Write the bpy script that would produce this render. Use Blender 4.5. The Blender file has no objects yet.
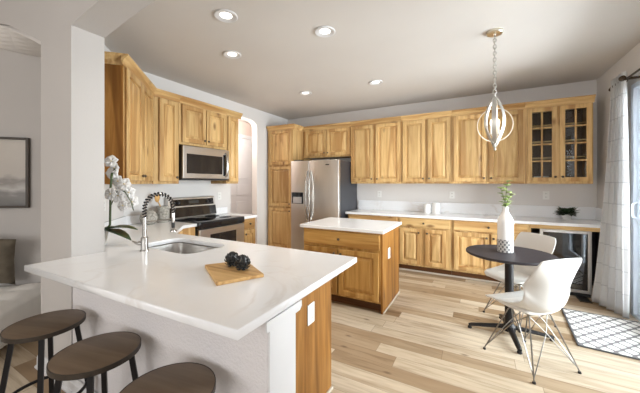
import bpy, bmesh, math, random
from mathutils import Vector, Matrix
random.seed(7)
PI = math.pi
S = bpy.context.scene
COL = S.collection

# ------------------------------------------------------------------ camera, world, light, exposure
FPX, YAW, CAMH = 287.0, math.atan2(158.0, 287.0), 1.355
cam_data = bpy.data.cameras.new('camera')
cam_data.sensor_fit = 'HORIZONTAL'
cam_data.sensor_width = 36.0
cam_data.lens = 36.0 * FPX / 640.0
cam_data.shift_y = -13.5 / 640.0
cam_data.clip_start = 0.02
cam = bpy.data.objects.new('camera', cam_data)
cam.location = (0, 0, CAMH)
cam.rotation_euler = (PI / 2, 0, YAW)
COL.objects.link(cam)
S.camera = cam

world = bpy.data.worlds.new('daylight')
S.world = world
world.use_nodes = True
bg = world.node_tree.nodes['Background']
bg.inputs['Color'].default_value = (0.90, 0.95, 1.0, 1)
bg.inputs['Strength'].default_value = 1.35

S.view_settings.view_transform = 'Standard'
S.view_settings.look = 'None'
S.view_settings.gamma = 1.0
S.view_settings.use_curve_mapping = False
S.view_settings.exposure = 0.38


def area_light(name, loc, target, sx, sy, power, color):
    d = bpy.data.lights.new(name, 'AREA')
    d.shape = 'RECTANGLE'
    d.size, d.size_y, d.energy, d.color = sx, sy, power, color
    o = bpy.data.objects.new(name, d)
    o.location = loc
    v = Vector(target) - Vector(loc)
    o.rotation_euler = v.to_track_quat('-Z', 'Y').to_euler()
    COL.objects.link(o)
    return o


area_light('patio_daylight', (2.3, 3.0, 1.75), (0.0, 3.0, 0.85), 2.2, 2.4, 330, (0.92, 0.96, 1.0))
area_light('ceiling_fill', (2.1, 3.05, 0.25), (-0.6, 3.0, 2.4), 1.2, 2.2, 120, (0.95, 0.97, 1.0))  # added lamp aimed upward to brighten the kitchen ceiling
area_light('living_side_fill', (2.42, -0.9, 1.65), (-2.0, 0.3, 1.1), 2.6, 2.0, 21, (0.92, 0.96, 1.0))  # added fill for the column and casing; the side wall has no opening
area_light('living_back_fill', (-0.4, -4.05, 1.7), (-0.8, 3.0, 1.6), 3.4, 1.8, 98, (0.97, 0.97, 0.97))  # added fill from behind the camera; the rear wall is solid
area_light('bench_fill', (-6.30, -2.4, 1.7), (-3.4, 0.7, 0.5), 2.0, 1.8, 45, (1.0, 0.98, 0.94))  # added fill to brighten the bench and picture wall; no window there


# ------------------------------------------------------------------ node helpers / materials
def new_mat(name):
    m = bpy.data.materials.new(name)
    m.use_nodes = True
    nt = m.node_tree
    b = nt.nodes['Principled BSDF']
    return m, nt, b


def N(nt, typ, **kw):
    n = nt.nodes.new(typ)
    for k, v in kw.items():
        setattr(n, k, v)
    return n


def L(nt, a, b):
    nt.links.new(a, b)


def math_node(nt, op, a, b=None, c=None):
    n = N(nt, 'ShaderNodeMath', operation=op)
    for i, v in enumerate((a, b, c)):
        if v is None:
            continue
        if isinstance(v, (int, float)):
            n.inputs[i].default_value = v
        else:
            L(nt, v, n.inputs[i])
    return n.outputs[0]


def ramp(nt, fac, stops, interp='LINEAR'):
    r = N(nt, 'ShaderNodeValToRGB')
    r.color_ramp.interpolation = interp
    e = r.color_ramp.elements
    while len(e) < len(stops):
        e.new(0.5)
    for el, (p, c) in zip(e, stops):
        el.position = p
        el.color = (*c, 1) if len(c) == 3 else c
    L(nt, fac, r.inputs['Fac'])
    return r.outputs['Color']


def mix(nt, fac, a, b, blend='MIX'):
    n = N(nt, 'ShaderNodeMix', data_type='RGBA', blend_type=blend)
    if isinstance(fac, (int, float)):
        n.inputs[0].default_value = fac
    else:
        L(nt, fac, n.inputs[0])
    for i, v in ((6, a), (7, b)):
        if isinstance(v, tuple):
            n.inputs[i].default_value = (*v, 1)
        else:
            L(nt, v, n.inputs[i])
    return n.outputs[2]


def bump(nt, b, height, strength, dist=0.01):
    n = N(nt, 'ShaderNodeBump')
    n.inputs['Strength'].default_value = strength
    n.inputs['Distance'].default_value = dist
    L(nt, height, n.inputs['Height'])
    L(nt, n.outputs['Normal'], b.inputs['Normal'])


def coords(nt, scale=(1, 1, 1), out='Object', offset=None):
    tc = N(nt, 'ShaderNodeTexCoord')
    mp = N(nt, 'ShaderNodeMapping')
    mp.inputs['Scale'].default_value = scale
    L(nt, tc.outputs[out], mp.inputs['Vector'])
    if offset is not None:
        L(nt, offset, mp.inputs['Location'])
    return mp.outputs['Vector']


def noise(nt, vec, scale, detail=3, rough=0.5, dist=0.0):
    n = N(nt, 'ShaderNodeTexNoise')
    n.inputs['Scale'].default_value = scale
    n.inputs['Detail'].default_value = detail
    n.inputs['Roughness'].default_value = rough
    n.inputs['Distortion'].default_value = dist
    L(nt, vec, n.inputs['Vector'])
    return n.outputs['Fac']


def plain(name, color, rough=0.5, metal=0.0, var=0.06, vscale=6.0, bmp=0.0, bscale=60.0, spec=0.5, emit=None):
    m, nt, b = new_mat(name)
    v = coords(nt)
    n = noise(nt, v, vscale, 3)
    lo = tuple(max(0, c * (1 - var)) for c in color)
    hi = tuple(min(1, c * (1 + var)) for c in color)
    L(nt, ramp(nt, n, [(0.3, lo), (0.7, hi)]), b.inputs['Base Color'])
    b.inputs['Roughness'].default_value = rough
    b.inputs['Metallic'].default_value = metal
    b.inputs['Specular IOR Level'].default_value = spec
    if bmp:
        bump(nt, b, noise(nt, v, bscale, 4), bmp)
    if emit:
        b.inputs['Emission Color'].default_value = (*emit[0], 1)
        b.inputs['Emission Strength'].default_value = emit[1]
    return m


def wood(name, grain, tones, knots=True, rough=0.38, scale=1.0, streak=0.68):
    """grain: axis index along which the grain runs"""
    m, nt, b = new_mat(name)
    info = N(nt, 'ShaderNodeObjectInfo')
    comb = N(nt, 'ShaderNodeCombineXYZ')
    for i in range(3):
        L(nt, math_node(nt, 'MULTIPLY', info.outputs['Random'], 17.0 + 9 * i), comb.inputs[i])
    sc = [13.0 * scale] * 3
    sc[grain] = 0.9 * scale
    v = coords(nt, tuple(sc), offset=comb.outputs[0])
    fine = noise(nt, v, 2.2, 6, 0.62, 0.6)
    sc2 = [5.0 * scale] * 3
    sc2[grain] = 0.45 * scale
    v2 = coords(nt, tuple(sc2), offset=comb.outputs[0])
    broad = noise(nt, v2, 1.5, 2, 0.5, 0.9)
    base = ramp(nt, fine, [(0.25, tones[0]), (0.5, tones[1]), (0.75, tones[2])])
    heart = ramp(nt, broad, [(0.50, (0, 0, 0)), (0.60, (1, 1, 1))])
    f = math_node(nt, 'MULTIPLY', heart, streak)
    c = mix(nt, f, base, tones[3])
    # per-board tone
    hsv = N(nt, 'ShaderNodeHueSaturation')
    L(nt, c, hsv.inputs['Color'])
    L(nt, math_node(nt, 'MULTIPLY_ADD', info.outputs['Random'], 0.22, 0.88), hsv.inputs['Value'])
    c = hsv.outputs['Color']
    if knots:
        sk = [7.0] * 3
        sk[grain] = 3.2
        vk = coords(nt, tuple(sk), offset=comb.outputs[0])
        vo = N(nt, 'ShaderNodeTexVoronoi')
        vo.inputs['Scale'].default_value = 1.0
        L(nt, vk, vo.inputs['Vector'])
        sep = N(nt, 'ShaderNodeSeparateColor')
        L(nt, vo.outputs['Color'], sep.inputs[0])
        pick = math_node(nt, 'GREATER_THAN', sep.outputs[0], 0.66)
        k = ramp(nt, vo.outputs['Distance'], [(0.08, (1, 1, 1)), (0.23, (0, 0, 0))])
        c = mix(nt, math_node(nt, 'MULTIPLY', math_node(nt, 'MULTIPLY', k, pick), 0.75), c, (0.16, 0.07, 0.025))
    L(nt, c, b.inputs['Base Color'])
    b.inputs['Roughness'].default_value = rough
    b.inputs['Specular IOR Level'].default_value = 0.22
    bump(nt, b, fine, 0.06, 0.004)
    return m


HICK = [(0.46, 0.275, 0.105), (0.62, 0.405, 0.175), (0.73, 0.52, 0.26), (0.36, 0.18, 0.06)]
M = {}
M['wood_v'] = wood('hickory_upright_grain', 2, HICK)
M['wood_panel'] = wood('amber_veneer', 2, [(0.20, 0.078, 0.016), (0.31, 0.138, 0.032), (0.46, 0.230, 0.065), (0.13, 0.048, 0.010)], True, 0.4, 0.8)
HICK_SHADE = [(0.40, 0.205, 0.055), (0.52, 0.295, 0.090), (0.62, 0.38, 0.135), (0.32, 0.145, 0.035)]  # same hickory, with the island's dimmer light darkened into the tones
M['hick_shade_v'] = wood('shaded_hickory_upright', 2, HICK_SHADE)
M['hick_shade_h'] = wood('shaded_hickory_level', 0, HICK_SHADE)
M['wood_h'] = wood('hickory_level_grain', 0, HICK)
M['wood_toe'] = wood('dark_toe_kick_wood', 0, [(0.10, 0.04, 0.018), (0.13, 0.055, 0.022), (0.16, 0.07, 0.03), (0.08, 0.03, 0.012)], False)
M['bamboo'] = wood('bamboo', 0, [(0.46, 0.27, 0.10), (0.58, 0.36, 0.15), (0.66, 0.44, 0.20), (0.38, 0.20, 0.07)], False, 0.45, 2.0)
M['stool_wood'] = wood('weathered_brown_wood', 0, [(0.130, 0.088, 0.055), (0.158, 0.110, 0.071), (0.185, 0.133, 0.088), (0.115, 0.078, 0.050)], False, 0.42)
M['spoon'] = plain('spoon_wood', (0.62, 0.36, 0.12), 0.5)


def wall_mat(name, color, bmp=0.12, bscale=90, rough=0.75):
    m, nt, b = new_mat(name)
    v = coords(nt)
    n = noise(nt, v, 1.3, 2)
    lo = tuple(c * 0.975 for c in color)
    hi = tuple(min(1, c * 1.02) for c in color)
    L(nt, ramp(nt, n, [(0.3, lo), (0.7, hi)]), b.inputs['Base Color'])
    b.inputs['Roughness'].default_value = rough
    b.inputs['Specular IOR Level'].default_value = 0.25
    bump(nt, b, noise(nt, v, bscale, 3, 0.6), bmp, 0.006)
    return m


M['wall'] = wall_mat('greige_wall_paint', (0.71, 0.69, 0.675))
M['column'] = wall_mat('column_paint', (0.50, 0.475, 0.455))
M['pony'] = wall_mat('orange_peel_paint', (0.69, 0.665, 0.67), 1.0, 75)
M['ceiling'] = wall_mat('ceiling_paint', (0.63, 0.60, 0.57), 0.10, 70, 0.85)
M['hall'] = wall_mat('hall_paint', (0.72, 0.60, 0.54))
M['trim'] = plain('white_trim_paint', (0.69, 0.69, 0.70), 0.4, var=0.02)


def quartz():
    m, nt, b = new_mat('white_quartz')
    v = coords(nt)
    n1 = noise(nt, v, 1.1, 4, 0.55, 1.6)
    w = math_node(nt, 'ABSOLUTE', math_node(nt, 'SUBTRACT', n1, 0.5))
    vein = ramp(nt, w, [(0.0, (1, 1, 1)), (0.022, (0, 0, 0))])
    mask = ramp(nt, noise(nt, v, 2.0, 2), [(0.42, (0, 0, 0)), (0.62, (1, 1, 1))])
    f = math_node(nt, 'MULTIPLY', math_node(nt, 'MULTIPLY', vein, mask), 0.30)
    base = ramp(nt, noise(nt, v, 3.0, 3), [(0.3, (0.83, 0.84, 0.86)), (0.7, (0.87, 0.88, 0.90))])
    L(nt, mix(nt, f, base, (0.55, 0.47, 0.40)), b.inputs['Base Color'])
    b.inputs['Roughness'].default_value = 0.16
    b.inputs['Specular IOR Level'].default_value = 0.45
    return m


M['quartz'] = quartz()


def planks():
    m, nt, b = new_mat('wide_plank_floor')
    tc = N(nt, 'ShaderNodeTexCoord')
    sp = N(nt, 'ShaderNodeSeparateXYZ')
    L(nt, tc.outputs['Object'], sp.inputs[0])
    x, y = sp.outputs[0], sp.outputs[1]
    W, LN = 0.135, 1.1
    ry = math_node(nt, 'DIVIDE', math_node(nt, 'ADD', y, 20.03), W)
    row = math_node(nt, 'FLOOR', ry)
    wn = N(nt, 'ShaderNodeTexWhiteNoise', noise_dimensions='1D')
    L(nt, row, wn.inputs['W'])
    rx = math_node(nt, 'ADD', math_node(nt, 'DIVIDE', math_node(nt, 'ADD', x, 20.0), LN), math_node(nt, 'MULTIPLY', wn.outputs['Value'], 7.3))
    colm = math_node(nt, 'FLOOR', rx)
    cb = N(nt, 'ShaderNodeCombineXYZ')
    L(nt, row, cb.inputs[0])
    L(nt, colm, cb.inputs[1])
    w2 = N(nt, 'ShaderNodeTexWhiteNoise', noise_dimensions='2D')
    L(nt, cb.outputs[0], w2.inputs['Vector'])
    rnd = w2.outputs['Value']
    # grain, shifted per plank
    cb2 = N(nt, 'ShaderNodeCombineXYZ')
    L(nt, math_node(nt, 'MULTIPLY', rnd, 31.0), cb2.inputs[0])
    L(nt, math_node(nt, 'MULTIPLY', rnd, 57.0), cb2.inputs[2])
    mp = N(nt, 'ShaderNodeMapping')
    mp.inputs['Scale'].default_value = (1.1, 14.0, 1.0)
    L(nt, tc.outputs['Object'], mp.inputs['Vector'])
    L(nt, cb2.outputs[0], mp.inputs['Location'])
    g = noise(nt, mp.outputs['Vector'], 1.6, 6, 0.6, 0.8)
    mp2 = N(nt, 'ShaderNodeMapping')
    mp2.inputs['Scale'].default_value = (0.7, 4.0, 1.0)
    L(nt, tc.outputs['Object'], mp2.inputs['Vector'])
    L(nt, cb2.outputs[0], mp2.inputs['Location'])
    g2 = noise(nt, mp2.outputs['Vector'], 1.7, 3, 0.5, 1.2)
    tone = ramp(nt, rnd, [(0.0, (0.30, 0.205, 0.120)), (0.19, (0.37, 0.268, 0.170)), (0.38, (0.50, 0.395, 0.275)), (0.6, (0.58, 0.485, 0.36)), (1.0, (0.66, 0.575, 0.455))])
    gcol = ramp(nt, g, [(0.30, (0.62, 0.56, 0.50)), (0.5, (0.95, 0.94, 0.93)), (0.72, (1.08, 1.08, 1.08))])
    c = mix(nt, 0.85, tone, gcol, 'MULTIPLY')
    c = mix(nt, math_node(nt, 'MULTIPLY', ramp(nt, g2, [(0.52, (0, 0, 0)), (0.68, (1, 1, 1))]), 0.5), c, (0.30, 0.20, 0.115))
    # seams
    fy = math_node(nt, 'FRACT', ry)
    fx = math_node(nt, 'FRACT', rx)
    ey = math_node(nt, 'LESS_THAN', math_node(nt, 'MINIMUM', fy, math_node(nt, 'SUBTRACT', 1.0, fy)), 0.011)
    ex = math_node(nt, 'LESS_THAN', math_node(nt, 'MINIMUM', fx, math_node(nt, 'SUBTRACT', 1.0, fx)), 0.0018)
    seam = math_node(nt, 'MAXIMUM', ex, ey)
    c = mix(nt, math_node(nt, 'MULTIPLY', seam, 0.55), c, (0.16, 0.10, 0.06))
    # knots
    mk = N(nt, 'ShaderNodeMapping')
    mk.inputs['Scale'].default_value = (2.2, 5.0, 1.0)
    L(nt, tc.outputs['Object'], mk.inputs['Vector'])
    vo = N(nt, 'ShaderNodeTexVoronoi', voronoi_dimensions='2D')
    vo.inputs['Scale'].default_value = 1.0
    L(nt, mk.outputs['Vector'], vo.inputs['Vector'])
    sc = N(nt, 'ShaderNodeSeparateColor')
    L(nt, vo.outputs['Color'], sc.inputs[0])
    kk = math_node(nt, 'MULTIPLY', ramp(nt, vo.outputs['Distance'], [(0.02, (1, 1, 1)), (0.09, (0, 0, 0))]), math_node(nt, 'GREATER_THAN', sc.outputs[0], 0.72))
    c = mix(nt, math_node(nt, 'MULTIPLY', kk, 0.7), c, (0.13, 0.08, 0.05))
    L(nt, c, b.inputs['Base Color'])
    b.inputs['Roughness'].default_value = 0.45
    b.inputs['Specular IOR Level'].default_value = 0.22
    bump(nt, b, g, 0.05, 0.004)
    return m


M['floor'] = planks()


def brushed(name, color, rough, axis=0):
    m, nt, b = new_mat(name)
    s = [160.0] * 3
    s[axis] = 2.0
    v = coords(nt, tuple(s))
    n = noise(nt, v, 1.0, 3)
    L(nt, ramp(nt, n, [(0.3, tuple(c * 0.92 for c in color)), (0.7, color)]), b.inputs['Base Color'])
    b.inputs['Metallic'].default_value = 1.0
    b.inputs['Roughness'].default_value = rough
    bump(nt, b, n, 0.03, 0.002)
    return m


M['steel'] = brushed('brushed_stainless', (0.60, 0.575, 0.55), 0.30)
M['steel_v'] = brushed('brushed_stainless_upright', (0.58, 0.555, 0.525), 0.40, 2)
M['chrome'] = brushed('satin_nickel', (0.52, 0.51, 0.49), 0.24, 2)
M['nickel'] = plain('aged_bronze_knob', (0.12, 0.095, 0.07), 0.35, 0.8)
M['wire'] = plain('chromed_wire', (0.27, 0.26, 0.245), 0.32, 1.0)
M['champagne'] = plain('champagne_metal', (0.76, 0.71, 0.60), 0.3, 1.0)
M['silverleaf'] = plain('brushed_silver_band', (0.50, 0.485, 0.45), 0.42, 0.9)
M['black_gloss'] = plain('black_glass', (0.012, 0.012, 0.014), 0.06)
M['black_plastic'] = plain('black_plastic', (0.018, 0.018, 0.02), 0.35)
M['fridge_side'] = plain('charcoal_fridge_side', (0.035, 0.037, 0.045), 0.38)
M['black_metal'] = plain('black_powder_coat', (0.012, 0.011, 0.012), 0.45, spec=0.3)
M['dark_void'] = plain('painted_recess_shade', (0.025, 0.022, 0.025), 0.7)  # near-black colour stands in for the shade inside the cooler recess
M['table_top'] = plain('dark_espresso_laminate', (0.034, 0.029, 0.034), 0.5, var=0.15, vscale=18, spec=0.3)
M['rim'] = plain('dark_bronze_rim', (0.055, 0.045, 0.036), 0.4, 0.5, var=0.25, vscale=14)
M['white_plastic'] = plain('white_plastic', (0.80, 0.80, 0.78), 0.35, var=0.015)
M['chair_shell'] = plain('white_moulded_shell', (0.63, 0.615, 0.585), 0.35, var=0.015)
M['chair_pad'] = plain('cream_leatherette', (0.74, 0.72, 0.68), 0.5, var=0.03)
M['ceramic'] = plain('white_ceramic', (0.80, 0.79, 0.77), 0.25, var=0.02)
M['matte_ceramic'] = plain('matte_white_ceramic', (0.76, 0.75, 0.74), 0.55, var=0.03)
M['leaf'] = plain('leaf_green', (0.24, 0.33, 0.09), 0.45, var=0.4, vscale=30)
M['leaf_dark'] = plain('dark_leaf_green', (0.022, 0.040, 0.016), 0.35, var=0.5, vscale=30)
M['leaf_orchid'] = plain('orchid_leaf_green', (0.030, 0.060, 0.022), 0.3, var=0.3, vscale=18)
M['stem'] = plain('stem_green', (0.06, 0.09, 0.03), 0.5, var=0.2)
M['petal'] = plain('white_petal', (0.84, 0.83, 0.82), 0.6, var=0.03)
M['petal_mid'] = plain('petal_throat', (0.62, 0.52, 0.35), 0.6, var=0.2, vscale=60)
M['soil'] = plain('soil', (0.05, 0.035, 0.02), 0.9, var=0.4, vscale=60)
M['stone'] = plain('speckled_grey_stoneware', (0.34, 0.325, 0.29), 0.85, var=0.45, vscale=45, bmp=0.4, bscale=70)
M['charcoal_ball'] = plain('charcoal_glaze', (0.030, 0.031, 0.031), 0.18, var=0.9, vscale=90)
M['linen'] = plain('cream_linen', (0.84, 0.82, 0.78), 0.9, var=0.04, bmp=0.2, bscale=300)
M['pillow'] = plain('taupe_velvet', (0.13, 0.108, 0.078), 0.85, var=0.2, vscale=14)
M['bronze'] = plain('dark_bronze', (0.06, 0.04, 0.025), 0.35, 0.8)
M['frame_dark'] = plain('dark_walnut_frame', (0.045, 0.032, 0.022), 0.45, var=0.2)
M['vinyl'] = plain('sky_tinted_vinyl', (0.76, 0.83, 0.92), 0.35, var=0.015)  # white vinyl with the blue of outdoor light put into its colour
M['concrete'] = plain('pale_concrete', (0.50, 0.50, 0.49), 0.9, var=0.12)
M['outlet_slot'] = plain('outlet_slot', (0.30, 0.29, 0.28), 0.5)
M['lens'] = plain('lit_lens', (0.9, 0.9, 0.88), 0.5, emit=((1.0, 0.97, 0.92), 1.6))
M['bulb'] = plain('lit_bulb', (0.95, 0.93, 0.88), 0.3, emit=((1.0, 0.92, 0.8), 0.4))
M['shoe'] = plain('shoe_mould', (0.58, 0.52, 0.44), 0.5, var=0.05)
M['drain'] = plain('drain_steel', (0.25, 0.25, 0.25), 0.3, 1.0)


def glass(name, tint, gloss, trans=0.86):
    m, nt, b = new_mat(name)
    nt.nodes.remove(b)
    out = nt.nodes['Material Output']
    t = N(nt, 'ShaderNodeBsdfTransparent')
    t.inputs['Color'].default_value = (*tint, 1)
    g = N(nt, 'ShaderNodeBsdfGlossy')
    g.inputs['Roughness'].default_value = 0.03
    fr = N(nt, 'ShaderNodeFresnel')
    fr.inputs['IOR'].default_value = gloss
    mx = N(nt, 'ShaderNodeMixShader')
    L(nt, fr.outputs[0], mx.inputs[0])
    L(nt, t.outputs[0], mx.inputs[1])
    L(nt, g.outputs[0], mx.inputs[2])
    L(nt, mx.outputs[0], out.inputs['Surface'])
    return m


M['glass'] = glass('clear_glass', (0.92, 0.94, 0.94), 1.45)
M['smoke_glass'] = glass('smoked_glass', (0.34, 0.35, 0.37), 2.3)


def curtain_mat():
    m, nt, b = new_mat('sheer_patterned_curtain')
    tc = N(nt, 'ShaderNodeTexCoord')
    sp = N(nt, 'ShaderNodeSeparateXYZ')
    L(nt, tc.outputs['UV'], sp.inputs[0])
    u, v = sp.outputs[0], sp.outputs[1]
    rv = math_node(nt, 'MULTIPLY', v, 11.0)
    row = math_node(nt, 'FLOOR', rv)
    wn = N(nt, 'ShaderNodeTexWhiteNoise', noise_dimensions='1D')
    L(nt, row, wn.inputs['W'])
    ru = math_node(nt, 'ADD', math_node(nt, 'MULTIPLY', u, 4.0), math_node(nt, 'MULTIPLY', wn.outputs['Value'], 5.0))
    fv = math_node(nt, 'FRACT', rv)
    fu = math_node(nt, 'FRACT', ru)
    ln = math_node(nt, 'MAXIMUM', math_node(nt, 'LESS_THAN', fv, 0.05), math_node(nt, 'LESS_THAN', fu, 0.02))
    cb = N(nt, 'ShaderNodeCombineXYZ')
    L(nt, row, cb.inputs[0])
    L(nt, math_node(nt, 'FLOOR', ru), cb.inputs[1])
    w2 = N(nt, 'ShaderNodeTexWhiteNoise', noise_dimensions='2D')
    L(nt, cb.outputs[0], w2.inputs['Vector'])
    base = ramp(nt, w2.outputs['Value'], [(0.0, (0.70, 0.70, 0.70)), (0.5, (0.77, 0.77, 0.77)), (1.0, (0.82, 0.82, 0.82))])
    c = mix(nt, math_node(nt, 'MULTIPLY', ln, 0.36), base, (0.36, 0.36, 0.37))
    L(nt, c, b.inputs['Base Color'])
    b.inputs['Roughness'].default_value = 0.9
    out = nt.nodes['Material Output']
    tr = N(nt, 'ShaderNodeBsdfTranslucent')
    L(nt, c, tr.inputs['Color'])
    mx = N(nt, 'ShaderNodeMixShader')
    mx.inputs[0].default_value = 0.5
    L(nt, b.outputs[0], mx.inputs[1])
    L(nt, tr.outputs[0], mx.inputs[2])
    L(nt, mx.outputs[0], out.inputs['Surface'])
    return m


M['curtain'] = curtain_mat()


def rug_mat():
    m, nt, b = new_mat('trellis_rug')
    tc = N(nt, 'ShaderNodeTexCoord')
    sp = N(nt, 'ShaderNodeSeparateXYZ')
    L(nt, tc.outputs['Object'], sp.inputs[0])
    x, y = sp.outputs[0], sp.outputs[1]
    P, Q = 0.105, 0.135
    s = math_node(nt, 'MULTIPLY', math_node(nt, 'SINE', math_node(nt, 'MULTIPLY', y, 2 * PI / Q)), 0.25)
    xp = math_node(nt, 'DIVIDE', x, P)
    d = []
    for sg in (1, -1):
        ff = math_node(nt, 'FRACT', math_node(nt, 'ADD', math_node(nt, 'ADD', xp, 40.0 + (0.5 if sg < 0 else 0)), math_node(nt, 'MULTIPLY', s, float(sg))))
        d.append(math_node(nt, 'ABSOLUTE', math_node(nt, 'SUBTRACT', ff, 0.5)))
    mn = math_node(nt, 'MINIMUM', d[0], d[1])
    ln = ramp(nt, mn, [(0.12, (1, 1, 1)), (0.15, (0, 0, 0))])
    c = mix(nt, ln, (0.74, 0.73, 0.71), (0.20, 0.195, 0.20))
    L(nt, c, b.inputs['Base Color'])
    b.inputs['Roughness'].default_value = 0.95
    bump(nt, b, noise(nt, coords(nt), 250, 2), 0.3, 0.003)
    return m


M['rug'] = rug_mat()
M['rug_edge'] = plain('grey_rug_binding', (0.10, 0.10, 0.105), 0.9)


def vase_mat():
    m, nt, b = new_mat('vase_patterned_band')
    tc = N(nt, 'ShaderNodeTexCoord')
    sp = N(nt, 'ShaderNodeSeparateXYZ')
    L(nt, tc.outputs['Object'], sp.inputs[0])
    ang = math_node(nt, 'ARCTAN2', sp.outputs[1], sp.outputs[0])
    a = math_node(nt, 'SINE', math_node(nt, 'MULTIPLY', ang, 12.0))
    z = math_node(nt, 'SINE', math_node(nt, 'MULTIPLY', sp.outputs[2], 2 * PI / 0.042))
    k = math_node(nt, 'GREATER_THAN', math_node(nt, 'MULTIPLY', a, z), 0.12)
    L(nt, mix(nt, k, (0.55, 0.54, 0.52), (0.13, 0.13, 0.135)), b.inputs['Base Color'])
    b.inputs['Roughness'].default_value = 0.55
    return m


M['vase_band'] = vase_mat()


def art_mat():
    m, nt, b = new_mat('misty_landscape_print')
    tc = N(nt, 'ShaderNodeTexCoord')
    sp = N(nt, 'ShaderNodeSeparateXYZ')
    L(nt, tc.outputs['Object'], sp.inputs[0])
    h = math_node(nt, 'ADD', sp.outputs[2], math_node(nt, 'MULTIPLY', math_node(nt, 'SUBTRACT', noise(nt, coords(nt, (3, 3, 7)), 1.6, 6), 0.5), 0.22))
    c = ramp(nt, math_node(nt, 'DIVIDE', h, 0.62), [(0.0, (0.12, 0.115, 0.11)), (0.20, (0.20, 0.19, 0.18)), (0.30, (0.44, 0.42, 0.40)), (0.42, (0.24, 0.22, 0.20)), (0.50, (0.44, 0.40, 0.36)), (1.0, (0.50, 0.46, 0.41))])
    L(nt, c, b.inputs['Base Color'])
    b.inputs['Roughness'].default_value = 0.35
    return m


M['art'] = art_mat()


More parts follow.
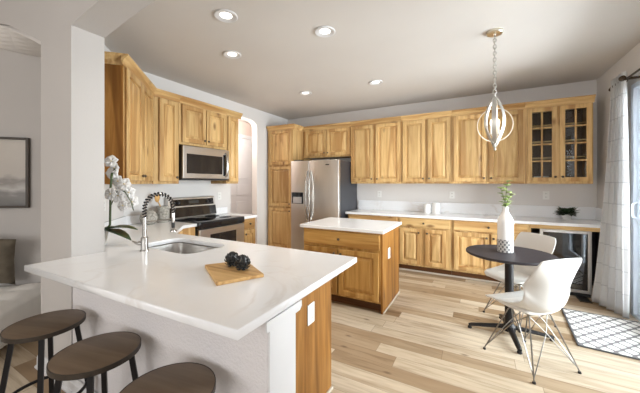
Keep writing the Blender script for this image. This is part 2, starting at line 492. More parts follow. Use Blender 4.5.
# ------------------------------------------------------------------ mesh helpers
class MB:
    def __init__(self):
        self.bm = bmesh.new()

    def box(self, x0, x1, y0, y1, z0, z1, bev=0.0, seg=2, mat=None):
        r = bmesh.ops.create_cube(self.bm, size=1.0)
        vs = r['verts']
        for v in vs:
            v.co = Vector(((x0 + x1) / 2 + v.co.x * (x1 - x0), (y0 + y1) / 2 + v.co.y * (y1 - y0), (z0 + z1) / 2 + v.co.z * (z1 - z0)))
        if bev:
            es = list({e for v in vs for e in v.link_edges})
            res = bmesh.ops.bevel(self.bm, geom=es, offset=bev, segments=seg, profile=0.5, affect='EDGES')
            vs = list({v for f in res['faces'] for v in f.verts} | {v for v in vs if v.is_valid})
        if mat is not None:
            for v in vs:
                v.co = mat @ v.co
        return self

    def prism(self, pts, a0, a1, axis='z', bev=0.0):
        """polygon pts extruded between a0 and a1. axis z: pts=(x,y); axis y: pts=(x,z); axis x: pts=(y,z)"""
        def mk(p, a):
            if axis == 'z':
                return (p[0], p[1], a)
            if axis == 'y':
                return (p[0], a, p[1])
            return (a, p[0], p[1])
        lo = [self.bm.verts.new(mk(p, a0)) for p in pts]
        hi = [self.bm.verts.new(mk(p, a1)) for p in pts]
        n = len(pts)
        fs = [self.bm.faces.new(lo[::-1]), self.bm.faces.new(hi)]
        for i in range(n):
            fs.append(self.bm.faces.new((lo[i], lo[(i + 1) % n], hi[(i + 1) % n], hi[i])))
        bmesh.ops.recalc_face_normals(self.bm, faces=fs)
        if bev:
            es = list({e for f in fs for e in f.edges})
            bmesh.ops.bevel(self.bm, geom=es, offset=bev, segments=2, profile=0.5, affect='EDGES')
        return self

    def lathe(self, prof, seg=24, c=(0, 0, 0), axis='z', sx=1.0, sy=1.0):
        rings = []
        for (r, z) in prof:
            ring = []
            if r < 1e-6:
                ring = [self.bm.verts.new(self._ax(0, 0, z, c, axis))]
            else:
                for i in range(seg):
                    t = 2 * PI * i / seg
                    ring.append(self.bm.verts.new(self._ax(r * sx * math.cos(t), r * sy * math.sin(t), z, c, axis)))
            rings.append(ring)
        fs = []
        for a, b in zip(rings[:-1], rings[1:]):
            if len(a) == 1 and len(b) == 1:
                continue
            for i in range(seg):
                j = (i + 1) % seg
                if len(a) == 1:
                    fs.append(self.bm.faces.new((a[0], b[j], b[i])))
                elif len(b) == 1:
                    fs.append(self.bm.faces.new((a[i], a[j], b[0])))
                else:
                    fs.append(self.bm.faces.new((a[i], a[j], b[j], b[i])))
        if len(rings[0]) > 1:
            fs.append(self.bm.faces.new(rings[0][::-1]))
        if len(rings[-1]) > 1:
            fs.append(self.bm.faces.new(rings[-1]))
        bmesh.ops.recalc_face_normals(self.bm, faces=fs)
        return self

    @staticmethod
    def _ax(x, y, z, c, axis):
        if axis == 'z':
            return (c[0] + x, c[1] + y, c[2] + z)
        if axis == 'y':
            return (c[0] + x, c[1] + z, c[2] + y)
        return (c[0] + z, c[1] + x, c[2] + y)

    def tube(self, pts, r, seg=8, closed=False, flat=None):
        pts = [Vector(p) for p in pts]
        n = len(pts)
        rad = r if isinstance(r, (list, tuple)) else [r] * n
        rings = []
        up = None
        for i, p in enumerate(pts):
            if closed:
                t = (pts[(i + 1) % n] - pts[i - 1]).normalized()
            else:
                t = (pts[min(i + 1, n - 1)] - pts[max(i - 1, 0)]).normalized()
            if up is None:
                up = Vector((0, 0, 1)) if abs(t.z) < 0.9 else Vector((1, 0, 0))
            up = (up - t * up.dot(t)).normalized()
            sd = t.cross(up)
            fr = flat or (1, 1)
            rings.append([self.bm.verts.new(p + (up * math.cos(2 * PI * k / seg) * fr[0] + sd * math.sin(2 * PI * k / seg) * fr[1]) * rad[i]) for k in range(seg)])
        fs = []
        m = n if closed else n - 1
        for i in range(m):
            a, b = rings[i], rings[(i + 1) % n]
            for k in range(seg):
                j = (k + 1) % seg
                fs.append(self.bm.faces.new((a[k], a[j], b[j], b[k])))
        if not closed:
            fs.append(self.bm.faces.new(rings[0][::-1]))
            fs.append(self.bm.faces.new(rings[-1]))
        bmesh.ops.recalc_face_normals(self.bm, faces=fs)
        return self

    def grid(self, fn, nu, nv, uv=False):
        lay = self.bm.loops.layers.uv.verify() if uv else None
        V = [[self.bm.verts.new(fn(i / nu, j / nv)) for j in range(nv + 1)] for i in range(nu + 1)]
        for i in range(nu):
            for j in range(nv):
                f = self.bm.faces.new((V[i][j], V[i + 1][j], V[i + 1][j + 1], V[i][j + 1]))
                if uv:
                    for lp, (a, b) in zip(f.loops, ((i, j), (i + 1, j), (i + 1, j + 1), (i, j + 1))):
                        lp[lay].uv = (a / nu, b / nv)
        return self

    def build(self, name, mat, parent=None, smooth=False, loc=None, rotz=0.0, solid=0.0, subd=0, offset=0.0):
        me = bpy.data.meshes.new(name)
        self.bm.to_mesh(me)
        self.bm.free()
        me.materials.append(M[mat] if isinstance(mat, str) else mat)
        if smooth:
            for p in me.polygons:
                p.use_smooth = True
        o = bpy.data.objects.new(name, me)
        COL.objects.link(o)
        if parent is not None:
            o.parent = parent
        if loc is not None:
            o.location = loc
        o.rotation_euler.z = rotz
        if solid:
            md = o.modifiers.new('thickness', 'SOLIDIFY')
            md.thickness = solid
            md.offset = offset
        if subd:
            md = o.modifiers.new('smooth', 'SUBSURF')
            md.levels = subd
            md.render_levels = subd
        if smooth == 'auto':
            me.set_sharp_from_angle(angle=math.radians(35))
        return o


def tag(o, label, cat, group=None):
    o['label'] = label
    o['category'] = cat
    if group:
        o['group'] = group
    return o


def thing(name, label, cat, loc=(0, 0, 0), rotz=0.0, group=None):
    o = bpy.data.objects.new(name, None)
    o.empty_display_size = 0.1
    COL.objects.link(o)
    o.location = loc
    o.rotation_euler = (0, 0, rotz)
    return tag(o, label, cat, group)


def struct(mb, name, mat, **kw):
    o = mb.build(name, mat, **kw)
    o['kind'] = 'structure'
    return o


def dup(root, loc, rotz, label, group=None):
    r = root.copy()
    COL.objects.link(r)
    r.location = loc
    r.rotation_euler = (0, 0, rotz)
    r['label'] = label
    if group:
        r['group'] = group
    for ch in list(root.children):
        c = ch.copy()
        COL.objects.link(c)
        c.parent = r
        for g in list(ch.children):
            d = g.copy()
            COL.objects.link(d)
            d.parent = c
    return r


def curve_slab(name, outer, holes, z0, z1, mat, parent=None, bev=0.004):
    """flat slab with holes from a filled 2D curve"""
    cu = bpy.data.curves.new(name + '_outline', 'CURVE')
    cu.dimensions = '2D'
    cu.fill_mode = 'BOTH'
    cu.extrude = (z1 - z0) / 2 - bev
    cu.bevel_depth = bev
    cu.bevel_resolution = 1
    cu.offset = -bev
    for ring in [outer] + holes:
        s = cu.splines.new('POLY')
        s.points.add(len(ring) - 1)
        for p, q in zip(s.points, ring):
            p.co = (q[0], q[1], 0, 1)
        s.use_cyclic_u = True
    tmp = bpy.data.objects.new(name + '_outline', cu)
    COL.objects.link(tmp)
    dg = bpy.context.evaluated_depsgraph_get()
    me = bpy.data.meshes.new_from_object(tmp.evaluated_get(dg))
    bpy.data.objects.remove(tmp)
    bpy.data.curves.remove(cu)
    for v in me.vertices:
        v.co.z += (z0 + z1) / 2
    me.name = name
    me.materials.clear()
    me.materials.append(M[mat])
    o = bpy.data.objects.new(name, me)
    COL.objects.link(o)
    if parent is not None:
        o.parent = parent
    return o


def rrect(x0, x1, y0, y1, r, n=6):
    pts = []
    for cx, cy, a in ((x1 - r, y1 - r, 0), (x0 + r, y1 - r, 90), (x0 + r, y0 + r, 180), (x1 - r, y0 + r, 270)):
        for i in range(n + 1):
            t = math.radians(a + 90 * i / n)
            pts.append((cx + r * math.cos(t), cy + r * math.sin(t)))
    return pts


# ------------------------------------------------------------------ the setting
CT, CTH = 0.869, 0.036         # counter top height, slab thickness
CB = CT - CTH
CEIL = 2.725
XL, XR, YB = -3.60, 1.38, 5.10

struct(MB().box(-6.5, 2.6, -4.2, 6.2, -0.12, 0.0), 'floor', 'floor')
struct(MB().prism([(-2.83, 1.0), (-3.62, 1.80), (-3.62, 5.22), (1.50, 5.22), (1.50, 1.0)], CEIL, CEIL + 0.1), 'ceiling', 'ceiling')
struct(MB().box(-4.75, -3.62, 2.9, 6.1, CEIL, CEIL + 0.1), 'ceiling', 'ceiling')
struct(MB().box(-6.5, 2.6, -4.2, 0.90, 3.2, 3.3), 'ceiling', 'ceiling')
struct(MB().box(-3.72, 1.50, YB, YB + 0.12, 0, CEIL), 'wall_back', 'wall')

# left wall with the clipped-arch opening to the hall
lw = MB()
op0, op1 = 3.46, 4.11
lw.box(-3.72, XL, 1.80, op0, 0, CEIL)
lw.box(-3.72, XL, op1, YB, 0, CEIL)
arch = [(op0, CEIL), (op0, 2.39)]
for i in range(1, 7):
    t = PI - i * PI / 2 / 6
    arch.append((op0 + 0.22 + 0.22 * math.cos(t), 2.39 + 0.12 * math.sin(t)))
for i in range(0, 7):
    t = PI / 2 - i * PI / 2 / 6
    arch.append((op1 - 0.22 + 0.22 * math.cos(t), 2.39 + 0.12 * math.sin(t)))
arch.append((op1, CEIL))
lw.prism(arch, -3.72, XL, 'x')
struct(lw, 'wall_left', 'wall')

# the wall set across the corner behind the sink
n45 = Vector((0.70711, 0.70711))
e45 = Vector((-0.70711, 0.70711))


def NE(n, e):
    p = n45 * n + e45 * e
    return (p.x, p.y)


struct(MB().prism([(-2.81, 1.03), (-3.60, 1.82), (-3.72, 1.80), (-3.72, 1.74), (-2.98, 1.03)], 0, CEIL), 'wall_corner', 'wall')

# pillar and the wide arched header
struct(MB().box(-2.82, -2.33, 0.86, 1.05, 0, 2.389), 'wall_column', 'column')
hl = [(-4.09, 3.2)]
for x, z in ((-4.09, 2.87), (-3.9, 2.815), (-3.70, 2.765), (-3.5, 2.70), (-3.245, 2.59), (-3.05, 2.505), (-2.9, 2.435), (-2.82, 2.40)):
    hl.append((x, z))
hl += [(-2.82, 3.2)]
hd = [(-2.82, 3.2), (-2.82, 2.388), (-2.33, 2.388)]
for i in range(1, 25):
    x = -2.33 + 3.72 * i / 24
    hd.append((x, 2.388 + 0.15 * (1 - ((x + 0.47) / 1.86) ** 2)))
hd += [(1.60, 2.388), (1.60, 3.2)]
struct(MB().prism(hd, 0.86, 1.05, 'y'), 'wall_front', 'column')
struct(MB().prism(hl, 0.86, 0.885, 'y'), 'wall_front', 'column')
struct(MB().box(1.38, 2.6, 0.86, 1.05, 0, 3.2), 'wall_front', 'wall')

# right wall with the patio door opening
DY0, DY1, DZ = 2.05, 4.13, 2.36
rw = MB()
rw.box(XR, XR + 0.12, DY1, YB, 0, CEIL)
rw.box(XR, XR + 0.12, 1.05, DY0, 0, CEIL)
rw.box(XR, XR + 0.12, DY0, DY1, DZ, CEIL)
struct(rw, 'wall_right', 'wall')
struct(MB().box(XR + 0.12, 6.0, 0.5, 6.5, -0.14, -0.03), 'patio', 'concrete')

# hall beyond the opening
struct(MB().box(-4.72, -4.60, 2.9, 6.1, 0, CEIL), 'wall_hall', 'hall')
struct(MB().box(-4.60, -3.72, 6.0, 6.1, 0, CEIL), 'wall_hall', 'hall')
struct(MB().box(-4.60, -3.72, 2.9, 3.0, 0, CEIL), 'wall_hall', 'hall')
struct(MB().box(-3.72, -3.60, 5.22, 6.0, 0, CEIL), 'wall_hall', 'hall')

# living side: wall behind the picture, its sloped soffit, and the room behind the camera
w = MB()
a, b_ = NE(-1.36, 3.50), NE(-5.3, 3.50)
a2, b2 = NE(-1.36, 3.60), NE(-5.3, 3.60)
w.prism([a, b_, b2, a2], 0, 3.2)
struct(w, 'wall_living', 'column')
near = [(-2.80, 2.392), (-2.9, 2.435), (-3.05, 2.505), (-3.245, 2.59), (-3.5, 2.70), (-3.70, 2.765), (-3.9, 2.815), (-4.08, 2.87)]
far = [(-3.40, 1.55, 2.56), (-3.52, 1.425, 2.585), (-3.64, 1.31, 2.605), (-3.80, 1.147, 2.631), (-3.92, 1.03, 2.65), (-4.017, 0.933, 2.669), (-4.06, 0.90, 2.68), (-4.10, 0.87, 2.70)]
sf = MB()
sf.grid(lambda u, v: (Vector((near[round(u * 7)][0], 0.883, near[round(u * 7)][1])).lerp(Vector(far[round(u * 7)]), v)), 7, 6)
struct(sf, 'ceiling', 'ceiling', solid=0.03, offset=1.0)
struct(MB().box(-6.5, -6.38, -4.2, -0.2, 0, 3.2), 'wall_side', 'wall')
struct(MB().box(2.5, 2.6, -4.2, 1.0, 0, 3.2), 'wall_side', 'wall')
struct(MB().box(-6.5, 2.6, -4.3, -4.2, 0, 3.2), 'wall_rear', 'wall')

# half-height wall under the breakfast bar
struct(MB().box(-2.33, -0.706, 0.866, 1.05, 0, CB - 0.002, 0.004), 'wall_pony', 'pony')

# trim and baseboards
def baseboard(name, p0, p1, nrm, h=0.095, t=0.016):
    """p0->p1 along the wall, nrm = room side"""
    p0, p1, nrm = Vector(p0), Vector(p1), Vector(nrm)
    d = (p1 - p0)
    mb = MB()
    prof = [(0, 0), (t + 0.012, 0), (t + 0.012, 0.012), (t, 0.02), (t, h * 0.72), (t * 0.55, h * 0.86), (t * 0.45, h), (0, h)]
    lo = [mb.bm.verts.new((*(p0 + nrm * q[0]), q[1])) for q in prof]
    hi = [mb.bm.verts.new((*(p1 + nrm * q[0]), q[1])) for q in prof]
    fs = [mb.bm.faces.new(lo[::-1]), mb.bm.faces.new(hi)]
    for i in range(len(prof)):
        j = (i + 1) % len(prof)
        fs.append(mb.bm.faces.new((lo[i], lo[j], hi[j], hi[i])))
    bmesh.ops.recalc_face_normals(mb.bm, faces=fs)
    return struct(mb, name, 'trim')


baseboard('baseboard_pony', (-2.848, 0.861), (-0.69, 0.861), (0, -1), 0.10)
baseboard('baseboard_pony', (-0.706, 0.835), (-0.706, 1.05), (1, 0), 0.10)
baseboard('baseboard_column', (-2.82, 0.857), (-2.82, 1.03), (-1, 0), 0.10)
baseboard('baseboard_left', (XL, 3.46), (XL, 3.462), (1, 0))
baseboard('baseboard_left', (XL, 4.11), (XL, 4.37), (1, 0))
baseboard('baseboard_right', (XR, 4.21), (XR, 5.09), (-1, 0))
baseboard('baseboard_hall', (-4.60, 5.06), (-4.60, 6.0), (1, 0))
# white end casing of the pony wall with a little cap under the counter
struct(MB().box(-0.706, -0.697, 0.868, 1.048, 0.10, CB - 0.002, 0.003), 'trim_1', 'trim')
struct(MB().prism([(0.842, CB - 0.04), (0.842, CB - 0.001), (1.085, CB - 0.001), (1.085, CB - 0.025), (1.07, CB - 0.04)], -0.697, -0.690, 'x'), 'trim_2', 'trim')

# ------------------------------------------------------------------ patio door, curtain
d1 = thing('door_1', 'white vinyl sliding patio door beside the curtain', 'door', (XR, DY0, 0))
d1['kind'] = 'structure'
W_ = DY1 - DY0
MB().box(0.0, 0.12, 0, 0.05, 0, DZ, 0.003).box(0.0, 0.12, W_ - 0.05, W_, 0, DZ, 0.003).box(0, 0.12, 0.05, W_ - 0.05, DZ - 0.05, DZ, 0.003).box(0, 0.12, 0.05, W_ - 0.05, 0, 0.03, 0.003).build('frame', 'vinyl', d1)
for k, (y0, y1, xo) in enumerate(((W_ / 2 - 0.03, W_ - 0.052, 0.03), (0.052, W_ / 2 + 0.03, 0.075))):
    p = MB().box(xo, xo + 0.035, y0, y0 + 0.075, 0.032, DZ - 0.052, 0.004).box(xo, xo + 0.035, y1 - 0.075, y1, 0.032, DZ - 0.052, 0.004).box(xo, xo + 0.035, y0 + 0.075, y1 - 0.075, 0.032, 0.14, 0.004).box(xo, xo + 0.035, y0 + 0.075, y1 - 0.075, DZ - 0.13, DZ - 0.052, 0.004).build('door_panel', 'vinyl', d1)
    MB().box(xo + 0.013, xo + 0.021, y0 + 0.070, y1 - 0.070, 0.135, DZ - 0.125).build('glass_pane', 'glass', p)
hy = W_ - 0.09
MB().tube([(0.03, hy, 1.00), (-0.005, hy, 1.005), (-0.022, hy, 1.02), (-0.024, hy, 1.08), (-0.022, hy, 1.14), (-0.005, hy, 1.155), (0.03, hy, 1.16)], 0.010, 8).box(0.020, 0.032, hy - 0.02, hy + 0.02, 0.96, 1.2, 0.004).build('handle', 'vinyl', d1, smooth='auto')

ct = MB()
TOPA, TOPB = Vector((1.285, 4.29)), Vector((1.285, 3.96))
BOTA, BOTB = Vector((1.13, 4.37)), Vector((1.30, 3.93))


def curt(u, v):
    z = 0.022 + (2.465 - 0.022) * v
    k = (1 - v) ** 1.6
    p = TOPA.lerp(TOPB, u).lerp(BOTA.lerp(BOTB, u), k)
    d = (TOPB - TOPA).lerp(BOTB - BOTA, k).normalized()
    nrm = Vector((-d.y, d.x))
    amp = 0.026 + 0.012 * k
    ph = u * 2 * PI * 5 + 0.5 * math.sin(3 * v)
    p = p + nrm * amp * math.sin(ph) + d * 0.012 * math.sin(2 * ph)
    return (p.x, p.y, z)


cu = thing('curtain', 'pale patterned curtain bunched beside the sliding patio door', 'curtain', (0, 0, 0))
ct.grid(curt, 90, 30, uv=True).build('curtain_fabric', 'curtain', cu, smooth=True, solid=0.003)
for i in range(5):
    MB().tube([(1.285 + 0.024 * math.cos(t * PI / 6), 4.265 - 0.07 * i, 2.385 + 0.024 * math.sin(t * PI / 6)) for t in range(12)], 0.004, 6, True).build('grommet', 'bronze', cu, smooth=True)
rd = thing('curtain_rod', 'dark bronze curtain rod running above the sliding patio door', 'curtain rod', (1.285, 4.30, 2.385))
MB().tube([(0, 0, 0), (0, -2.4, 0)], 0.010, 10).build('rod', 'bronze', rd, smooth='auto')
MB().lathe([(0, -0.005), (0.012, 0), (0.016, 0.008), (0.020, 0.016), (0.021, 0.026), (0.014, 0.036), (0, 0.04)], 16, (0, 0, 0), 'y').build('finial', 'bronze', rd, smooth=True)
MB().lathe([(0.012, -0.014), (0.026, -0.010), (0.027, 0.010), (0.014, 0.016), (0.011, 0.022)], 16, (-0.03, -0.36, 0.008), 'y').box(-0.03, 0.094, -0.37, -0.35, -0.012, 0.012, 0.003).build('bracket', 'bronze', rd, smooth='auto')

# hall door
d2 = thing('door_2', 'white panelled hall door seen through the arched opening', 'door', (-4.598, 4.02, 0.0))
d2['kind'] = 'structure'
MB().box(0, 0.035, 0, 1.0, 0.01, 2.34, 0.003).build('door_slab', 'trim', d2)
pm = MB()
for z0, z1 in ((0.15, 0.95), (1.08, 1.32), (1.45, 2.22)):
    for y0, y1 in ((0.1, 0.46), (0.54, 0.90)):
        pm.box(0.033, 0.045, y0, y1, z0, z1, 0.008)
pm.build('door_panel', 'trim', d2)
MB().box(0, 0.02, -0.09, 0, 0, 2.43, 0.004).box(0, 0.02, 1.0, 1.06, 0, 2.43, 0.004).box(0, 0.02, 0, 1.0, 2.35, 2.43, 0.004).build('casing', 'trim', d2)

# ------------------------------------------------------------------ cabinets
def raised_front(mb_f, mb_p, x0, x1, z0, z1, stile=0.052, th=0.026):
    """frame into mb_f, raised panel into mb_p; front looks to -y, back on y=0"""
    def ring_strip(mb, rings, fill):
        prev = None
        fs = []
        for ins, y in rings:
            cur = [mb.bm.verts.new(c) for c in ((x0 + ins, y, z0 + ins), (x1 - ins, y, z0 + ins), (x1 - ins, y, z1 - ins), (x0 + ins, y, z1 - ins))]
            if prev:
                for i in range(4):
                    fs.append(mb.bm.faces.new((prev[i], prev[(i + 1) % 4], cur[(i + 1) % 4], cur[i])))
            prev = cur
        if fill:
            fs.append(mb.bm.faces.new(prev))
        bmesh.ops.recalc_face_normals(mb.bm, faces=fs)
    ring_strip(mb_f, [(0.011, 0.0), (0.011, -0.007), (0.0, -0.015), (0.0, -th + 0.005), (0.002, -th + 0.001), (0.007, -th), (stile - 0.006, -th), (stile - 0.001, -th + 0.003), (stile + 0.003, -th + 0.017), (stile + 0.003, 0.0)], False)
    i = stile + 0.002
    ring_strip(mb_p, [(i, 0.0), (i, -th + 0.018), (i + 0.009, -th + 0.018), (i + 0.011, -th + 0.014), (i + 0.036, -th + 0.003), (i + 0.039, -th + 0.001)], True)


def knob(parent, x, z, y=-0.02):
    MB().lathe([(0.006, 0), (0.006, -0.012), (0.014, -0.016), (0.015, -0.022), (0.010, -0.028), (0, -0.03)], 12, (x, y, z), 'y').build('knob', 'nickel', parent, smooth=True)


def door(root, x0, x1, z0, z1, kx=None, kz=None, stile=0.055, mat='wood_v'):
    f, p = MB(), MB()
    raised_front(f, p, x0, x1, z0, z1, stile)
    d = f.build('door', mat, root)
    p.build('raised_panel', mat, d)
    if kx is not None:
        knob(d, kx, kz)
    return d


def drawer(root, x0, x1, z0, z1, kn=True, mat='wood_h'):
    mb = MB()
    mb.box(x0, x1, -0.02, 0.0, z0, z1, 0.005)
    d = mb.build('drawer', mat, root)
    if kn:
        knob(d, (x0 + x1) / 2, (z0 + z1) / 2)
    return d


def crown(root, x0, x1, z, left=False, right=False, depth=0.33, name='crown_moulding', left_depth=None):
    prof = [(0.0, z - 0.085), (-0.012, z - 0.085), (-0.014, z - 0.06), (-0.030, z - 0.035), (-0.046, z - 0.022), (-0.052, z - 0.012), (-0.052, z), (0.0, z)]
    mb = MB()
    mb.prism(prof, x0 - (0.05 if left else 0), x1 + (0.05 if right else 0), 'x')
    if left:
        mb.prism([(x0 + a, b) for a, b in prof], 0.0, left_depth or depth, 'y')
    if right:
        mb.prism([(x1 - a, b) for a, b in prof], 0.0, depth, 'y')
    return mb.build(name, 'wood_h', root)


UZ0, UZ1 = 1.345, 2.37        # upper cabinet box
CRZ = 2.44


def upper(name, label, loc, rotz, w, doors, z0=UZ0, z1=UZ1, depth=0.345, cl=False, cr=False, cat='cabinet', dz0=None, kz=None):
    r = thing(name, label, cat, loc, rotz)
    MB().box(0, w, 0.0, depth, z0, CRZ - 0.01, 0.002).build('body', 'wood_v', r)
    dz0 = dz0 or z0 + 0.03
    for (a, b, k) in doors:
        door(r, a, b, dz0, z1 - 0.02, k, kz or dz0 + 0.05)
    crown(r, 0, w, CRZ, cl, cr, depth)
    return r


YU = 4.75
# back wall, left to right
upper('wall_cabinet', 'short two-door wooden cabinet above the stainless refrigerator', (-2.985, YU, 0), 0, 1.005, [(0.055, 0.505, 0.475), (0.520, 0.985, 0.55)], z0=1.835)
upper('wall_cabinet', 'two-door wooden wall cabinet right of the refrigerator, above the first outlet', (-1.978, YU, 0), 0, 0.883, [(0.0, 0.412, 0.385), (0.455, 0.865, 0.482)])
upper('wall_cabinet', 'narrow two-door wooden wall cabinet above the white canisters', (-1.093, YU, 0), 0, 0.746, [(0.022, 0.365, 0.34), (0.405, 0.725, 0.43)])
upper('wall_cabinet', 'wide two-door wooden wall cabinet behind the hanging pendant light', (-0.345, YU, 0), 0, 0.903, [(0.028, 0.447, 0.42), (0.480, 0.882, 0.508)])

# glazed cabinet
gc = thing('glass_door_cabinet', 'wooden wall cabinet with two glazed grid doors near the curtain', 'cabinet', (0.56, YU, 0))
gw, gd = 0.69, 0.345
MB().box(0, 0.02, 0, gd, UZ0, UZ1).box(gw - 0.02, gw, 0, gd, UZ0, UZ1).box(0.02, gw - 0.02, 0, gd, UZ0, UZ0 + 0.03).box(0.02, gw - 0.02, 0, gd, UZ1 - 0.02, CRZ - 0.01).box(0.02, gw - 0.02, gd - 0.012, gd, UZ0 + 0.03, UZ1 - 0.02).box(gw / 2 - 0.03, gw / 2 + 0.03, 0, 0.02, UZ0 + 0.03, UZ1 - 0.02).box(0.02, 0.05, 0, 0.02, UZ0 + 0.03, UZ1 - 0.02).box(gw - 0.05, gw - 0.02, 0, 0.02, UZ0 + 0.03, UZ1 - 0.02).build('body', 'wood_v', gc)
MB().box(0.021, gw - 0.021, gd - 0.016, gd - 0.0125, UZ0 + 0.031, UZ1 - 0.021).build('back_panel', wood('dark_cabinet_interior', 2, [(0.10, 0.055, 0.03), (0.13, 0.075, 0.042), (0.16, 0.095, 0.055), (0.08, 0.045, 0.025)], False), gc)  # back panel in a darker brown than the cabinet wood
DGZ0, DGZ1 = UZ0 + 0.03, UZ1 - 0.02
for k in range(1, 4):
    z = DGZ0 + 0.055 + (DGZ1 - DGZ0 - 0.11) * k / 4 + 0.035
    MB().box(0.021, gw - 0.021, 0.03, gd - 0.017, z, z + 0.016).build('shelf', 'wood_h', gc)
crown(gc, 0, gw + 0.012, CRZ, False, False, gd)
for (x0, x1, kx) in ((0.024, 0.337, 0.315), (0.367, 0.678, 0.390)):
    st = 0.052
    f = MB()
    for (a, b, c, d_) in ((x0, x0 + st, DGZ0, DGZ1), (x1 - st, x1, DGZ0, DGZ1)):
        f.box(a, b, -0.02, -0.0005, c, d_, 0.003)
    f.box(x0 + st, x1 - st, -0.02, -0.0005, DGZ0, DGZ0 + 0.055, 0.003).box(x0 + st, x1 - st, -0.02, -0.0005, DGZ1 - 0.055, DGZ1, 0.003)
    dr = f.build('door', 'wood_v', gc)
    mu = MB()
    xm = (x0 + x1) / 2
    zl, zh = DGZ0 + 0.05, DGZ1 - 0.05
    mu.box(xm - 0.010, xm + 0.010, -0.018, -0.006, zl, zh, 0.002)
    for k in range(1, 4):
        z = zl + (zh - zl) * k / 4
        mu.box(x0 + st - 0.003, x1 - st + 0.003, -0.0175, -0.0065, z - 0.010, z + 0.010, 0.002)
    mu.build('muntin_grid', 'wood_v', dr)
    MB().box(x0 + st - 0.004, x1 - st + 0.004, -0.0055, -0.002, zl, zh).build('glass_pane', 'glass', dr)
    knob(dr, kx, DGZ0 + 0.06)
# stacked bowls inside the glazed cabinet
def bowl(label, loc, r, h):
    MBb = MB().lathe([(r * 0.45, 0), (r * 0.5, 0.004), (r * 0.9, h * 0.7), (r, h), (r * 0.96, h), (r * 0.85, h * 0.7), (r * 0.4, 0.008), (0, 0.008)], 20)
    o = MBb.build('bowl', 'matte_ceramic', None, smooth=True, loc=loc)
    tag(o, label, 'bowl', 'dishes behind the glazed doors')


zb = UZ0 + 0.0305
bowl('shallow pale bowl behind the left glazed door on the cabinet floor', (0.56 + 0.20, YU + 0.17, zb), 0.085, 0.07)
bowl('shallow pale bowl behind the right glazed door on the cabinet floor', (0.56 + 0.54, YU + 0.17, zb), 0.10, 0.05)

# pantry
pt = thing('pantry_cabinet', 'tall wooden pantry cabinet between the arched opening and the refrigerator', 'cabinet', (-3.575, 4.40, 0))
pw, pd = 0.585, 0.69
MB().box(0, pw, 0, pd, 0.09, CRZ - 0.01, 0.002).build('body', 'wood_v', pt)
MB().box(0.0, pw, 0.06, pd, 0, 0.09).build('toe_kick', 'wood_toe', pt)
door(pt, 0.045, pw - 0.03, 1.695, 2.35, None)
door(pt, 0.045, pw - 0.03, 0.915, 1.665, pw - 0.06, 0.965)
door(pt, 0.045, pw - 0.03, 0.13, 0.885, pw - 0.06, 0.835)
crown(pt, 0, pw, CRZ, False, True, 0.29)

# left wall uppers (local x runs along +Y)
XF = -3.27
dgl = thing('corner_wall_cabinet', 'two-door wooden wall cabinet set diagonally over the orchid and faucet', 'cabinet', (*NE(-0.93, 2.815), 0), math.radians(135))
dw = 3.672 - 2.815
MB().prism([(0, 0), (dw, 0), (dw, 0.001), (dw + 0.225, 0.225), (dw + 0.13, 0.322), (0, 0.322)], UZ0, CRZ - 0.01).build('body', 'wood_v', dgl)
MB().box(-0.004, 0.0, 0.0, 0.322, UZ0, CRZ - 0.012).build('end_panel', 'wood_panel', dgl)
door(dgl, 0.028, 0.440, UZ0 + 0.03, UZ1 - 0.02, 0.415, UZ0 + 0.08)
door(dgl, 0.452, 0.850, UZ0 + 0.03, UZ1 - 0.02, 0.477, UZ0 + 0.08)
crown(dgl, 0, dw + 0.02, CRZ, True, False, 0.322)
upper('wall_cabinet', 'single-door wooden wall cabinet left of the microwave, over the stoneware', (XF, 1.962, 0), PI / 2, 0.326, [(0.062, 0.305, 0.28)], depth=0.325)
upper('wall_cabinet', 'short two-door wooden wall cabinet directly above the microwave', (XF, 2.29, 0), PI / 2, 0.765, [(0.03, 0.385, 0.36), (0.40, 0.752, 0.425)], z0=1.842, depth=0.325)
upper('wall_cabinet', 'narrow single-door wooden wall cabinet right of the microwave', (XF, 3.057, 0), PI / 2, 0.24, [(0.022, 0.222, None)], depth=0.325, cr=True)


def base(name, label, loc, rotz, w, doors, drawers, depth=0.60, toe=True, zt=CB):
    r = thing(name, label, 'cabinet', loc, rotz)
    MB().box(0, w, 0, depth, 0.10, zt, 0.002).build('body', 'wood_v', r)
    if toe:
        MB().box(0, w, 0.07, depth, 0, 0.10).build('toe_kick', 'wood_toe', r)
    for (a, b, k) in doors:
        door(r, a, b, 0.13, 0.665, k, 0.61)
    for (a, b, k) in drawers:
        drawer(r, a, b, 0.69, 0.82, k)
    return r


YF = 4.50
base('base_cabinet', 'wooden base cabinet beside the refrigerator, mostly behind the island', (-1.935, YF, 0), 0, 0.855, [(0.03, 0.405, 0.375), (0.43, 0.825, 0.46)], [(0.03, 0.828, True)], 0.595)
base('base_cabinet', 'wooden base cabinet with drawer and two doors right of the island', (-1.078, YF, 0), 0, 0.743, [(0.02, 0.330, 0.30), (0.392, 0.675, 0.42)], [(0.02, 0.72, True)], 0.595)
base('base_cabinet', 'wooden base cabinet with wide drawer behind the round table', (-0.333, YF, 0), 0, 0.905, [(0.035, 0.465, 0.435), (0.488, 0.885, 0.515)], [(0.03, 0.885, True)], 0.595)
# shoe strip on the toe kick
struct(MB().box(-1.93, 0.57, 4.550, 4.568, 0, 0.020, 0.005), 'trim_3', 'shoe')

base('base_cabinet', 'small wooden base cabinet with drawer right of the range', (-2.975, 3.078, 0), PI / 2, 0.275, [(0.02, 0.255, 0.045)], [(0.02, 0.255, True)], 0.60)

